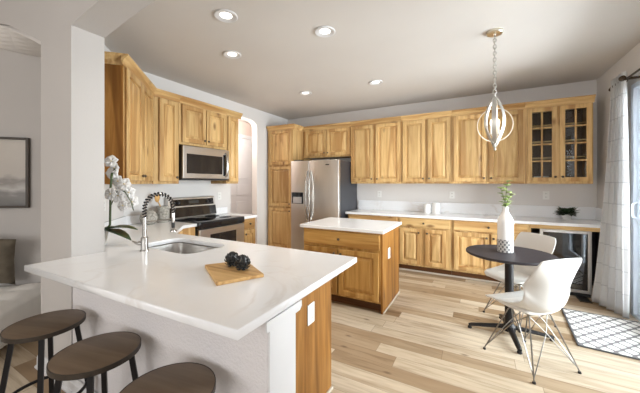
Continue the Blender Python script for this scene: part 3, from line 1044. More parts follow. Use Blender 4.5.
# corner base cabinet between sink and range
cb_ = thing('corner_base_cabinet', 'diagonal wooden corner base cabinet between sink and range', 'cabinet', (0, 0, 0))
foot = [(-2.60, 1.745), (-2.975, 2.12), (-2.975, 2.295), (-3.585, 2.295), (-3.585, 1.845), (-2.83, 1.09), (-2.60, 1.09)]
MB().prism(foot, 0.10, CB).build('body', 'wood_v', cb_)
MB().prism([(-2.66, 1.73), (-3.04, 2.11), (-3.04, 2.29), (-3.58, 2.29), (-3.58, 1.86), (-2.83, 1.11), (-2.66, 1.11)], 0.0, 0.10).build('toe_kick', 'wood_toe', cb_)
for nm, z0, z1 in (('door', 0.13, 0.665), ('drawer', 0.69, 0.82)):
    mb = MB()
    mb.box(0.06, 0.47, -0.019, 0, z0, z1, 0.005, mat=Matrix.Translation((-2.60, 1.745, 0)) @ Matrix.Rotation(math.radians(135), 4, 'Z'))
    dd = mb.build(nm, 'wood_h' if nm == 'drawer' else 'wood_v', cb_)
    pp = Matrix.Translation((-2.60, 1.745, 0)) @ Matrix.Rotation(math.radians(135), 4, 'Z') @ Vector((0.265, -0.03, (z0 + z1) / 2 if nm == 'drawer' else 0.61))
    MB().lathe([(0, -0.013), (0.010, -0.009), (0.013, 0), (0.010, 0.009), (0, 0.013)], 10, pp).build('knob', 'nickel', dd, smooth=True)

# peninsula cabinet (open box under the sink)
PXR = -0.85
pc = thing('peninsula_cabinet', 'wooden peninsula cabinet with tall end panel under the sink counter', 'cabinet', (0, 0, 0))
MB().box(-0.872, PXR, 1.056, 1.70, 0.0, CB - 0.001, 0.002).build('end_panel', 'wood_panel', pc)
MB().box(-2.595, -0.872, 1.06, 1.685, 0.10, 0.13).box(-2.595, -2.575, 1.06, 1.685, 0.13, CB - 0.001).box(-2.575, -0.872, 1.665, 1.685, 0.13, CB - 0.001).box(-2.575, -0.872, 1.06, 1.07, 0.13, CB - 0.001).build('body', 'wood_v', pc)
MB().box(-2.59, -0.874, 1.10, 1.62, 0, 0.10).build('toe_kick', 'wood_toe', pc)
for i in range(4):
    x0 = -2.56 + i * 0.42
    f = MB().box(x0, x0 + 0.405, 1.686, 1.705, 0.13, CB - 0.03, 0.004)
    f.build('door', 'wood_v', pc)
struct(MB().box(PXR, PXR + 0.016, 1.06, 1.70, 0, 0.018, 0.005), 'trim_4', 'shoe')

# island
isl = thing('kitchen_island', 'freestanding wooden island with white quartz top', 'island', (-1.815, 2.90, 0))
iw, idp = 0.955, 0.70
MB().box(0, iw - 0.02, 0.0, idp, 0.10, CB, 0.002).build('body', 'hick_shade_v', isl)
MB().box(iw - 0.02, iw, 0.0, idp, 0, CB, 0.002).build('end_panel', 'wood_panel', isl)
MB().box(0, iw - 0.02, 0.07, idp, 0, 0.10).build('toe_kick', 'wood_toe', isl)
drawer(isl, 0.01, 0.925, 0.655, 0.815, True, 'hick_shade_h')
door(isl, 0.035, 0.445, 0.125, 0.625, 0.415, 0.575, mat='hick_shade_v')
door(isl, 0.465, 0.918, 0.125, 0.625, 0.495, 0.575, mat='hick_shade_v')
MB().box(-0.035, iw + 0.022, -0.04, idp + 0.055, CB, CT, 0.006).build('countertop', 'quartz', isl)
struct(MB().box(-0.86, -0.848, 2.915, 3.60, 0, 0.016, 0.004), 'trim_5', 'shoe')

# ------------------------------------------------------------------ counters
sinkhole = rrect(-2.34, -1.715, 1.268, 1.632, 0.09)
pco = thing('peninsula_countertop', 'large white quartz countertop with the sink and bar overhang', 'countertop', (0, 0, 0))
outer = [(-2.345, 0.642), (-0.694, 0.697), (-0.695, 1.765), (-2.59, 1.765), (-2.95, 2.125), (-2.95, 2.30), (-3.595, 2.30), (-3.595, 1.835), (-2.825, 1.065), (-2.325, 1.055)]
curve_slab('slab', outer, [sinkhole], CB, CT, 'quartz', pco)
struct(MB().prism([NE(-1.255, 2.75), NE(-1.235, 2.75), (-3.57, 1.832), (-3.57, 2.30), (-3.597, 2.30), (-3.597, 1.825)], CT + 0.0005, CT + 0.10), 'trim_6', 'quartz')

lc = thing('countertop', 'short white countertop between range and arched opening', 'countertop', (0, 0, 0))
MB().box(-3.597, -2.945, 3.075, 3.37, CB, CT, 0.004).build('slab', 'quartz', lc)
struct(MB().box(-3.597, -3.575, 3.075, 3.37, CT + 0.0005, CT + 0.10, 0.002), 'trim_7', 'quartz')

bc = thing('countertop', 'long white quartz countertop along the back wall', 'countertop', (0, 0, 0))
MB().box(-1.97, 1.377, 4.465, 5.097, CB, CT, 0.004).build('slab', 'quartz', bc)
struct(MB().box(-1.97, 1.377, 5.075, 5.098, CT + 0.0005, CT + 0.165, 0.003), 'trim_8', 'quartz')
struct(MB().box(1.357, 1.377, 4.47, 5.074, CT + 0.0005, CT + 0.165, 0.003), 'trim_9', 'quartz')
ap = MB().box(0.575, 1.375, 4.49, 4.51, CB - 0.05, CB - 0.001, 0.002).build('counter_apron', 'wood_h')
tag(ap, 'long wooden apron strip under the counter above the beverage cooler', 'cabinet panel')
sd_ = MB().box(0.575, 0.595, 4.515, 5.058, 0.0, CB - 0.001).build('cabinet_side_panel', 'wood_v')
tag(sd_, 'narrow wooden side panel left of the beverage cooler recess', 'cabinet panel')
struct(MB().box(0.597, 1.375, 5.06, 5.098, 0.0, CB - 0.002), 'shade_sheet_back', 'dark_void')  # dark sheet added at the back so the cooler recess looks shaded
struct(MB().box(1.35, 1.377, 4.52, 5.05, 0.0, CB - 0.002), 'shade_sheet_side', 'dark_void')  # dark sheet added along the side for the same recess shade

# sink
sk = thing('sink', 'stainless undermount sink set in the peninsula counter', 'sink', (0, 0, 0))
sm = MB()
rings = []
for (dx, z, rr) in ((-0.006, CB - 0.002, 0.095), (0.006, CB - 0.006, 0.09), (0.010, CB - 0.05, 0.088), (0.02, CB - 0.17, 0.085), (0.05, CB - 0.195, 0.07), (0.12, CB - 0.20, 0.04)):
    pts = rrect(-2.34 + dx, -1.715 - dx, 1.268 + dx, 1.632 - dx, rr)
    rings.append([sm.bm.verts.new((p[0], p[1], z)) for p in pts])
for a_, b__ in zip(rings[:-1], rings[1:]):
    for i in range(len(a_)):
        j = (i + 1) % len(a_)
        sm.bm.faces.new((a_[i], a_[j], b__[j], b__[i]))
sm.bm.faces.new(rings[-1])
sm.build('basin', 'steel', sk, smooth='auto', solid=0.002)
MB().lathe([(0.045, 0), (0.045, 0.003), (0.035, 0.004), (0.02, 0.001), (0, 0.001)], 20, (-2.03, 1.45, CB - 0.199)).build('drain', 'drain', sk)

# faucet
fc = thing('kitchen_faucet', 'tall spring-neck faucet in brushed nickel beside the sink', 'faucet', (-2.088, 1.192, CT))
dirv = Vector((0.42, 0.907))
MB().lathe([(0.030, 0), (0.030, 0.006), (0.024, 0.010), (0.024, 0.095), (0.020, 0.10), (0.0145, 0.105), (0.0145, 0.24), (0, 0.24)], 20).build('post', 'chrome', fc, smooth='auto')
reach, zt = 0.185, 0.30
arc = []
for i in range(25):
    t = PI - PI * i / 24
    d = reach / 2 + reach / 2 * math.cos(t)
    z = zt + 0.105 * math.sin(t)
    arc.append((dirv.x * d, dirv.y * d, z))
path = [(0, 0, 0.235), (0, 0, 0.27)] + arc + [(dirv.x * reach, dirv.y * reach, 0.25)]
MB().tube(path, 0.0065, 8).build('hose', 'chrome', fc, smooth='auto')
# dark coil around the hose
dense = []
for a_, b__ in zip(path[:-1], path[1:]):
    for k in range(14):
        dense.append(Vector(a_).lerp(Vector(b__), k / 14))
co, ang, prev = [], 0.0, None
for i, p in enumerate(dense):
    t = (dense[min(i + 1, len(dense) - 1)] - dense[max(i - 1, 0)]).normalized()
    sd = Vector((-dirv.y, dirv.x, 0))
    up = t.cross(sd).normalized()
    if prev is not None:
        ang += (p - prev).length / 0.021 * 2 * PI
    prev = p
    co.append(p + (sd * math.cos(ang) + up * math.sin(ang)) * 0.0120)
MB().tube(co, 0.0048, 6).build('spring', 'black_metal', fc, smooth=True)
hx, hyy = dirv.x * reach, dirv.y * reach
MB().lathe([(0.011, 0.27), (0.013, 0.26), (0.013, 0.20), (0.012, 0.19)], 16, (hx, hyy, 0)).build('spray_handle', 'chrome', fc, smooth='auto')
MB().lathe([(0.0125, 0.19), (0.0125, 0.155), (0.012, 0.15)], 16, (hx, hyy, 0)).build('spray_grip', 'black_plastic', fc, smooth='auto')
MB().lathe([(0.012, 0.15), (0.016, 0.14), (0.024, 0.128), (0.024, 0.12), (0, 0.12)], 16, (hx, hyy, 0)).build('spray_head', 'chrome', fc, smooth='auto')
MB().tube([(0, 0, 0.205), (hx, hyy, 0.215)], 0.0055, 8).build('dock_arm', 'chrome', fc, smooth='auto')
MB().tube([(0, 0, 0.055), (-0.035, -0.02, 0.055)], 0.017, 14).tube([(-0.035, -0.02, 0.055), (-0.050, -0.028, 0.055), (-0.075, -0.045, 0.07)], [0.015, 0.010, 0.006], 12).build('lever', 'chrome', fc, smooth='auto')

# ------------------------------------------------------------------ appliances
# refrigerator
fr = thing('refrigerator', 'stainless side-by-side refrigerator with charcoal sides', 'refrigerator', (-2.935, 4.25, 0))
fw, fz = 0.945, 1.745
MB().box(0.004, fw - 0.004, 0.075, 0.82, 0.03, fz - 0.01, 0.005).build('body', 'fridge_side', fr)
MB().box(0.01, fw - 0.01, 0.10, 0.75, 0.0, 0.03).build('grille', 'black_plastic', fr)
xs = 0.375
dl = MB().box(0.0, xs - 0.004, 0.0, 0.07, 0.10, fz, 0.012, 3).build('freezer_door', 'steel_v', fr, smooth='auto')
dr = MB().box(xs + 0.004, fw, 0.0, 0.07, 0.10, fz, 0.012, 3).build('fridge_door', 'steel_v', fr, smooth='auto')
MB().box(0.02, 0.26, -0.004, 0.004, 0.99, 1.19, 0.003).build('dispenser_frame', 'black_gloss', dl)
MB().box(0.05, 0.23, -0.007, -0.002, 1.00, 1.11, 0.003).build('dispenser_tray', plain('dispenser_grey', (0.38, 0.37, 0.37), 0.4), dl)
MB().box(0.70, 0.77, -0.002, 0.003, 1.655, 1.672, 0.001).build('badge', 'black_plastic', dr)
for par, x, s in ((dl, xs - 0.045, -1), (dr, xs + 0.045, 1)):
    pts = []
    for i in range(17):
        u = i / 16
        z = 0.72 + (1.56 - 0.72) * u
        pts.append((x + s * (-0.012) * 1.0 + s * 0.030 * (abs(2 * u - 1)) ** 2 * 0 , -0.052 * (1 - abs(2 * u - 1) ** 4) + 0.002, z))
    MB().tube(pts, 0.014, 10).build('handle', 'chrome', par, smooth='auto')
MB().box(0.05, 0.18, 0.02, 0.14, fz - 0.012, fz + 0.018, 0.006).box(fw - 0.18, fw - 0.05, 0.02, 0.14, fz - 0.012, fz + 0.018, 0.006).build('hinge_cover', 'black_plastic', fr)

# range
rg = thing('range', 'stainless electric range with black glass cooktop', 'stove', (-2.93, 2.312, 0), PI / 2)
rw_ = 0.755
MB().box(0, rw_, 0.02, 0.66, 0.02, 0.80, 0.003).build('body', 'black_plastic', rg)
MB().box(-0.002, rw_ + 0.002, -0.015, 0.60, 0.80, CT + 0.012, 0.008, 3).build('cooktop', 'black_gloss', rg, smooth='auto')
od = MB().box(0.004, rw_ - 0.004, -0.012, 0.02, 0.22, 0.785, 0.006).build('oven_door', 'steel', rg)
MB().box(0.16, rw_ - 0.16, -0.016, -0.010, 0.36, 0.715, 0.002).build('oven_window', 'black_gloss', od)
MB().box(0.004, rw_ - 0.004, -0.010, 0.02, 0.03, 0.21, 0.006).build('bottom_drawer', 'steel', rg)
bg_ = MB().prism([(0.575, CT + 0.010), (0.66, CT + 0.010), (0.66, 1.155), (0.615, 1.16), (0.60, 1.15)], 0.0, rw_, 'x', 0.004).build('backguard', 'steel', rg)
slope = Matrix.Translation((0, 0.5885, 1.05)) @ Matrix.Rotation(math.radians(-10.5), 4, 'X')
MB().box(0.03, rw_ - 0.03, -0.005, 0.006, -0.008, 0.085, 0.002, mat=slope).build('control_panel', 'black_gloss', bg_)
MB().box(0.0, rw_, -0.006, 0.006, -0.16, -0.025, 0.002, mat=slope).build('lower_panel', 'black_gloss', bg_)
for x in (0.075, 0.145, rw_ - 0.145, rw_ - 0.075):
    p = slope @ Vector((x, -0.006, 0.038))
    MB().lathe([(0.021, 0.004), (0.021, -0.004), (0.016, -0.02), (0, -0.021)], 16, p, 'y').build('knob', 'black_plastic', bg_, smooth='auto')
MB().box(0.30, 0.46, -0.008, -0.004, 0.02, 0.06, mat=slope).build('display', plain('display_grey', (0.05, 0.055, 0.055), 0.2), bg_)
for (x, y, r_) in ((0.20, 0.16, 0.10), (0.56, 0.16, 0.085), (0.20, 0.42, 0.075), (0.56, 0.42, 0.10)):
    MB().lathe([(r_ - 0.004, 0), (r_, 0), (r_, 0.0006), (r_ - 0.004, 0.0006), (r_ - 0.004, 0)], 32, (x, y, CT + 0.0122)).build('burner_ring', plain('burner_print', (0.05, 0.05, 0.05), 0.2), rg)

# microwave
mw = thing('microwave', 'stainless over-range microwave with dark window', 'microwave', (-3.20, 2.297, 1.392), PI / 2)
mww, mwh = 0.752, 0.435
MB().box(0, mww, 0.03, 0.392, 0.0, mwh, 0.004).build('body', 'black_plastic', mw)
dm = MB().box(0.0, mww - 0.0, -0.0, 0.03, 0.022, mwh, 0.006).build('front', 'steel', mw)
MB().box(0.05, mww - 0.13, -0.004, 0.002, 0.085, mwh - 0.10, 0.003).build('window', 'black_gloss', dm)
MB().box(mww - 0.115, mww - 0.035, -0.003, 0.002, 0.06, mwh - 0.07, 0.003).build('keypad', 'black_gloss', dm)
MB().tube([(mww - 0.075, 0.0, 0.05)] + [(mww - 0.075, -0.045 * math.sin(PI * i / 12) ** 0.5 if 0 < i < 12 else 0.0, 0.05 + 0.34 * i / 12) for i in range(1, 12)] + [(mww - 0.075, 0.0, 0.39)], 0.013, 10).build('handle', 'chrome', dm, smooth='auto')

# wine cooler
wc = thing('wine_cooler', 'undercounter beverage cooler with stainless framed glass door', 'cooler', (0.675, 4.475, 0))
ww, wh = 0.49, 0.785
MB().box(0.0, 0.02, 0.03, 0.52, 0.0, wh).box(ww - 0.02, ww, 0.03, 0.52, 0.0, wh).box(0.02, ww - 0.02, 0.03, 0.52, 0, 0.09).box(0.02, ww - 0.02, 0.03, 0.52, wh - 0.04, wh).box(0.02, ww - 0.02, 0.50, 0.52, 0.09, wh - 0.04).build('body', 'black_plastic', wc)
fd = MB().box(0, 0.035, -0.015, 0.028, 0.05, wh, 0.004).box(ww - 0.035, ww, -0.015, 0.028, 0.05, wh, 0.004).box(0.035, ww - 0.035, -0.015, 0.028, wh - 0.035, wh, 0.004).box(0.035, ww - 0.035, -0.015, 0.028, 0.05, 0.085, 0.004).build('door', 'steel_v', wc)
MB().box(0.033, ww - 0.033, -0.004, 0.006, 0.083, wh - 0.033).build('glass_pane', 'smoke_glass', fd)
for k in range(5):
    z = 0.15 + 0.115 * k
    mb = MB()
    for q in range(7):
        mb.tube([(0.021, 0.07 + 0.06 * q, z), (ww - 0.021, 0.07 + 0.06 * q, z)], 0.003, 6)
    mb.box(0.021, ww - 0.021, 0.045, 0.06, z - 0.008, z + 0.008)
    mb.build('wire_shelf', 'wire', wc)

# ------------------------------------------------------------------ bar stools
def make_stool(label):
    r = thing('bar_stool', label, 'stool', (0, 0, 0), 0, 'bar stools along the peninsula')
    H, R_ = 0.59, 0.169
    MB().lathe([(0, H - 0.022), (R_ - 0.003, H - 0.022), (R_ - 0.003, H - 0.003), (R_ - 0.008, H), (0, H)], 48).build('seat', 'stool_wood', r, smooth='auto')
    MB().lathe([(R_ - 0.003, H - 0.024), (R_ + 0.001, H - 0.024), (R_ + 0.001, H - 0.002), (R_ - 0.003, H - 0.002), (R_ - 0.003, H - 0.024)], 48).build('seat_rim', 'rim', r, smooth='auto')
    for k in range(4):
        t = PI / 4 + k * PI / 2
        c, s_ = math.cos(t), math.sin(t)
        a0, a1 = 0.125, 0.205
        mb = MB()
        q = []
        for rr, z in ((a0, H - 0.024), (a1, 0.0)):
            for dx, dy in ((-0.011, -0.011), (0.011, -0.011), (0.011, 0.011), (-0.011, 0.011)):
                q.append(mb.bm.verts.new((c * (rr + dx) - s_ * dy, s_ * (rr + dx) + c * dy, z)))
        fs = [mb.bm.faces.new(q[3::-1]), mb.bm.faces.new(q[4:])]
        for i in range(4):
            j = (i + 1) % 4
            fs.append(mb.bm.faces.new((q[i], q[j], q[4 + j], q[4 + i])))
        bmesh.ops.recalc_face_normals(mb.bm, faces=fs)
        mb.build('leg', 'black_metal', r)
    rr = 0.125 + 0.08 * (H - 0.024 - 0.20) / (H - 0.024)
    MB().tube([(rr * math.cos(i * PI / 24), rr * math.sin(i * PI / 24), 0.20) for i in range(48)], 0.009, 8, True).build('foot_ring', 'black_metal', r, smooth=True)
    MB().lathe([(0.12, H - 0.034), (0.145, H - 0.034), (0.145, H - 0.023), (0.12, H - 0.023), (0.12, H - 0.034)], 32).build('seat_plate', 'black_metal', r, smooth='auto')
    return r


st = make_stool('round brown bar stool nearest the white column and sofa')
st.location = (-2.077, 0.655, 0)
st.rotation_euler.z = 0.35
dup(st, (-1.526, 0.66, 0), 0.2, 'middle round brown bar stool of the three at the peninsula')
dup(st, (-1.005, 0.655, 0), 0.15, 'round brown bar stool at the bottom edge, rightmost of the three')

# ------------------------------------------------------------------ table and chairs
TX, TY, TZ = 0.245, 3.075, 0.73
tb = thing('bistro_table', 'round dark pedestal bistro table under the pendant light', 'table', (TX, TY, 0))
MB().lathe([(0, TZ - 0.024), (0.335, TZ - 0.024), (0.347, TZ - 0.016), (0.347, TZ - 0.004), (0.343, TZ), (0, TZ)], 64).build('tabletop', 'table_top', tb, smooth='auto')
MB().lathe([(0.034, 0.06), (0.034, TZ - 0.03), (0.10, TZ - 0.029), (0.10, TZ - 0.0245), (0, TZ - 0.0245)], 24).build('pedestal', 'black_metal', tb, smooth='auto')
MB().lathe([(0.0, 0.035), (0.05, 0.035), (0.052, 0.075), (0.036, 0.10), (0, 0.10)], 20).build('hub', 'black_metal', tb, smooth='auto')
for k in range(4):
    t = math.radians(8 + 90 * k)
    mat = Matrix.Rotation(t, 4, 'Z')
    mb = MB()
    pts = [mat @ Vector(p) for p in ((0.03, 0, 0.065), (0.12, 0, 0.058), (0.30, 0, 0.036), (0.325, 0, 0.030))]
    mb.tube(pts, [0.026, 0.024, 0.019, 0.016], 10, flat=(0.75, 1.0))
    ft = mat @ Vector((0.315, 0, 0))
    mb.lathe([(0.016, 0.0), (0.019, 0.006), (0.014, 0.022), (0, 0.024)], 12, ft)
    mb.build('foot', 'black_metal', tb, smooth='auto')


def make_chair(label):
    r = thing('dining_chair', label, 'chair', (0, 0, 0), 0, 'white shell chairs at the round table')
    # profile along the chair centre: (y, z, half width, side lift, forward wrap)
    prof = [(0.235, 0.405, 0.150, 0.000, 0.0), (0.225, 0.430, 0.190, 0.004, 0.0), (0.17, 0.436, 0.215, 0.012, 0.0), (0.06, 0.424, 0.222, 0.036, 0.0), (-0.06, 0.414, 0.222, 0.070, 0.0),
            (-0.140, 0.424, 0.220, 0.105, 0.010), (-0.190, 0.467, 0.216, 0.120, 0.050), (-0.212, 0.53, 0.212, 0.095, 0.085), (-0.226, 0.61, 0.210, 0.050, 0.092), (-0.242, 0.70, 0.208, 0.015, 0.062), (-0.248, 0.79, 0.204, 0.000, 0.028), (-0.252, 0.842, 0.182, -0.010, 0.010)]

    def shell(u, v):
        k = v * (len(prof) - 1)
        i = min(int(k), len(prof) - 2)
        f = k - i
        q = [a + (b - a) * f for a, b in zip(prof[i], prof[i + 1])]
        s_ = 2 * u - 1
        return (q[2] * s_, q[0] + q[4] * abs(s_) ** 2.2, q[1] + q[3] * abs(s_) ** 2.5)
    MB().grid(shell, 16, 22).build('seat_shell', 'chair_shell', r, smooth=True, solid=0.011, subd=1)

    def pad(u, v):
        s_, t = 2 * u - 1, 2 * v - 1
        x, y = 0.185 * s_, 0.03 + 0.165 * t
        e = (1 - abs(s_) ** 6) * (1 - abs(t) ** 6)
        ang = 1 - 0.12 * (s_ * s_ * t * t)
        x, y = x * ang, y * ang
        bz = 0.414 + 0.03 * (abs(s_) * 0.8) ** 2.5
        return (x, y, bz + 0.022 * e ** 0.4)
    MB().grid(pad, 16, 16).build('seat_pad', 'chair_pad', r, smooth=True, solid=0.008, offset=-1)
    # wire base
    hw = 0.208
    for sx in (-1, 1):
        for sy in (-1, 1):
            mb = MB()
            mb.tube([(sx * 0.075, sy * 0.06, 0.392), (sx * 0.100, sy * 0.085, 0.375), (sx * hw, sy * hw, 0.012), (sx * hw * 1.0, sy * hw, 0.004)], 0.0046, 8)
            mb.build('leg', 'wire', r, smooth='auto')
            MB().lathe([(0.011, 0), (0.012, 0.004), (0.009, 0.014), (0, 0.015)], 10, (sx * hw, sy * hw, 0)).build('foot_glide', 'black_plastic', r, smooth='auto')
    for s_ in (-1, 1):
        mb = MB()
        mb.tube([(s_ * hw * 0.98, -hw * 0.98, 0.03), (s_ * 0.12, -0.02, 0.30), (s_ * 0.075, 0.075, 0.385)], 0.0034, 8)
        mb.build('brace', 'wire', r, smooth='auto')
        mb = MB()
        mb.tube([(s_ * hw * 0.98, hw * 0.98, 0.03), (s_ * 0.12, 0.02, 0.30), (s_ * 0.075, -0.075, 0.385)], 0.0034, 8)
        mb.build('brace', 'wire', r, smooth='auto')
        mb = MB()
        mb.tube([(-hw * 0.98, s_ * hw * 0.98, 0.03), (0.0, s_ * 0.13, 0.27), (0.085, s_ * 0.07, 0.38)], 0.0034, 8)
        mb.build('brace', 'wire', r, smooth='auto')
        mb = MB()
        mb.tube([(hw * 0.98, s_ * hw * 0.98, 0.03), (0.0, s_ * 0.138, 0.27), (-0.085, s_ * 0.07, 0.38)], 0.0034, 8)
        mb.build('brace', 'wire', r, smooth='auto')
    MB().tube([(0.085, 0.075, 0.388), (-0.085, 0.075, 0.388), (-0.085, -0.075, 0.388), (0.085, -0.075, 0.388)], 0.005, 8, True).box(-0.09, 0.09, -0.08, 0.08, 0.389, 0.396, 0.002).build('mount_frame', 'wire', r, smooth='auto')
    return r


ch = make_chair('white shell chair with wire legs in front of the round table, back turned')
ch.location = (0.34, 2.69, 0)
ch.rotation_euler.z = math.atan2(0.726, -0.687) - PI / 2
dup(ch, (0.347, 3.45, 0), math.atan2(-0.669, -0.743) - PI / 2, 'white shell chair behind the round table, by the beverage cooler')

# vase with stems on the table
vx, vy = 0.218, 3.10
vs = thing('vase', 'tall white bottle vase with patterned grey base band on the table', 'vase', (vx, vy, TZ))
MB().lathe([(0, 0), (0.060, 0), (0.064, 0.004), (0.064, 0.115), (0, 0.115)], 36).build('patterned_band', 'vase_band', vs, smooth='auto')
MB().lathe([(0, 0.116), (0.0635, 0.116), (0.0635, 0.275), (0.060, 0.297), (0.040, 0.335), (0.026, 0.36), (0.022, 0.38), (0.025, 0.408), (0.020, 0.408), (0.016, 0.38), (0.0, 0.37)], 36).build('body', 'ceramic', vs, smooth='auto')
sp_ = thing('eucalyptus_sprig', 'leafy green sprig standing in the white bottle vase', 'plant', (vx, vy, TZ + 0.372))
stems = MB()
lf = MB()


def leaf_blade(mb, base, d, up, ln, wd, cup=0.15):
    base, d, up = Vector(base), Vector(d).normalized(), Vector(up)
    sd = d.cross(up).normalized()
    up = sd.cross(d).normalized()
    rows = []
    for i in range(6):
        t = i / 5
        w_ = wd * math.sin(PI * min(1, t * 0.94 + 0.05)) ** 0.8
        c = base + d * ln * t + up * (-cup * ln * t * t)
        rows.append([mb.bm.verts.new(c + sd * w_ * k + up * abs(k) * w_ * 0.25) for k in (-1, 0, 1)])
    for a_, b__ in zip(rows[:-1], rows[1:]):
        for k in range(2):
            mb.bm.faces.new((a_[k], a_[k + 1], b__[k + 1], b__[k]))


for s_i, (dx, dy, hh) in enumerate(((0.015, 0.0, 0.26), (-0.035, 0.01, 0.20), (0.045, -0.02, 0.16))):
    pts = [(dx * t * t * 1.0, dy * t * t, hh * t) for t in (0, 0.25, 0.5, 0.75, 1.0)]
    stems.tube(pts, 0.0022, 6)
    for k in range(7):
        t = 0.22 + 0.78 * k / 6
        a_ = k * 2.2 + s_i
        b0 = (dx * t * t, dy * t * t, hh * t)
        leaf_blade(lf, b0, (math.cos(a_), math.sin(a_), 0.45), (0, 0, 1), 0.050, 0.030)
stems.build('stem', 'stem', sp_, smooth=True)
lf.build('leaves', 'leaf', sp_, smooth=True, solid=0.0008)

# ------------------------------------------------------------------ small things on the back counter
for (x, y, rr, hh, lab) in ((-0.725, 4.90, 0.056, 0.135, 'smaller white canister on the back counter, left of the pair'), (-0.590, 4.93, 0.062, 0.155, 'larger white canister on the back counter, right of the pair')):
    c = thing('canister', lab, 'canister', (x, y, CT), 0, 'white canisters on the back counter')
    MB().lathe([(0, 0), (rr - 0.003, 0), (rr, 0.004), (rr, hh - 0.004), (rr - 0.003, hh), (0, hh)], 28).build('body', 'ceramic', c, smooth='auto')
    MB().lathe([(rr - 0.004, hh), (rr - 0.001, hh + 0.002), (rr - 0.001, hh + 0.010), (0.012, hh + 0.014), (0.006, hh + 0.018), (0.011, hh + 0.030), (0, hh + 0.034)], 24).build('lid', 'ceramic', c, smooth='auto')

pl = thing('potted_plant', 'small dark leafy plant in a white pot on the back counter', 'plant', (1.035, 4.93, CT))
MB().lathe([(0, 0), (0.042, 0), (0.045, 0.004), (0.056, 0.075), (0.056, 0.080), (0.050, 0.080), (0.048, 0.072), (0, 0.07)], 24).build('pot', 'ceramic', pl, smooth='auto')
lf = MB()
rnd = random.Random(3)
for k in range(70):
    a_ = rnd.random() * 2 * PI
    el = rnd.uniform(0.0, 1.2)
    ln = rnd.uniform(0.10, 0.15)
    d = (math.cos(a_) * math.cos(el), math.sin(a_) * math.cos(el), math.sin(el) * 0.75 + 0.05)
    r0 = rnd.uniform(0.0, 0.035)
    leaf_blade(lf, (math.cos(a_) * r0, math.sin(a_) * r0, 0.073), d, (0, 0, 1), ln * 0.9, 0.027, 0.2)
lf.build('leaves', 'leaf_dark', pl, smooth=True, solid=0.0008)

# ------------------------------------------------------------------ peninsula counter items
bcx = [(-1.375, 1.124), (-1.078, 0.947), (-0.967, 1.158), (-1.245, 1.315)]
bd = MB().prism(bcx, CT, CT + 0.018, 'z', 0.004).build('cutting_board', 'bamboo')
tag(bd, 'bamboo cutting board lying on the peninsula counter', 'cutting board')
bmesh_o = bd


def deco_ball():
    mb = MB()
    rnd = random.Random(5)
    mb.lathe([(0, -0.036)] + [(0.036 * math.cos(-PI / 2 + PI * i / 10), 0.036 * math.sin(-PI / 2 + PI * i / 10)) for i in range(1, 10)] + [(0, 0.036)], 16)
    for ring in range(7):
        el = -1.25 + ring * 0.42
        n = max(4, int(11 * math.cos(el)))
        for k in range(n):
            a_ = 2 * PI * (k + 0.5 * (ring % 2)) / n
            c = Vector((math.cos(a_) * math.cos(el), math.sin(a_) * math.cos(el), math.sin(el)))
            d = Vector((-math.cos(a_) * math.sin(el), -math.sin(a_) * math.sin(el), math.cos(el))) + c * 0.75
            leaf_blade(mb, c * 0.033, d, c, 0.026, 0.012, 0.25)
    return mb


b1 = deco_ball().build('artichoke_ornament', 'charcoal_ball', None, smooth='auto', loc=(-1.218, 1.184, CT + 0.0527), solid=0.0015)
tag(b1, 'charcoal artichoke ornament on the cutting board, the left and farther one', 'ornament', 'artichoke ornaments on the cutting board')
b1.scale = (0.90, 0.90, 0.90)
b2_ = b1.copy()
COL.objects.link(b2_)
b2_.location = (-1.118, 1.160, CT + 0.0527)
b2_.rotation_euler = (0, 0, 1.1)
b2_['label'] = 'charcoal artichoke ornament on the cutting board, the right and nearer one'

# orchid behind the column
oc = thing('potted_orchid', 'white orchid in a pot on the counter beside the column', 'plant', (-2.60, 1.135, CT))
MB().lathe([(0, 0), (0.045, 0), (0.062, 0.11), (0.062, 0.12), (0.056, 0.12), (0.054, 0.11), (0, 0.105)], 24).build('pot', 'ceramic', oc, smooth='auto')
MB().lathe([(0, 0.1055), (0.053, 0.1055), (0.04, 0.116), (0, 0.12)], 20).build('soil', 'soil', oc, smooth=True)
Rv = Vector((math.cos(YAW), math.sin(YAW), 0))
stm = MB()
stm.tube([Vector((0.0, 0, 0.11)), Rv * 0.06 + Vector((0, 0, 0.12)), Rv * 0.085 + Vector((0, 0, 0.16)), Rv * 0.088 + Vector((0, 0, 0.30)), Rv * 0.09 + Vector((0, 0, 0.45)), Rv * 0.10 + Vector((0, 0, 0.56)), Rv * 0.13 + Vector((0, 0, 0.60))], 0.008, 8)
stm.tube([Rv * 0.088 + Vector((0, 0, 0.30)), Rv * 0.14 + Vector((0, 0.0, 0.42)), Rv * 0.20 + Vector((0, 0, 0.42)), Rv * 0.25 + Vector((0, 0, 0.34)), Rv * 0.27 + Vector((0, 0, 0.27))], 0.0035, 6)
stm.build('stem', 'stem', oc, smooth=True)
lf = MB()
for a_, ln, wd, el in ((0.3, 0.24, 0.058, 0.35), (-0.15, 0.23, 0.058, 0.02), (1.2, 0.15, 0.04, 0.3), (2.6, 0.14, 0.04, 0.3)):
    leaf_blade(lf, (0.03 * math.cos(YAW + a_), 0.03 * math.sin(YAW + a_), 0.115), (math.cos(YAW + a_ * 0.3 if abs(a_) < 0.5 else YAW + a_), math.sin(YAW + a_ * 0.3 if abs(a_) < 0.5 else YAW + a_), el), (0, 0, 1), ln, wd, 0.35)
lf.build('leaves', 'leaf_orchid', oc, smooth=True, solid=0.003)
Fv = Vector((-math.sin(YAW), math.cos(YAW), 0))
rnd = random.Random(11)


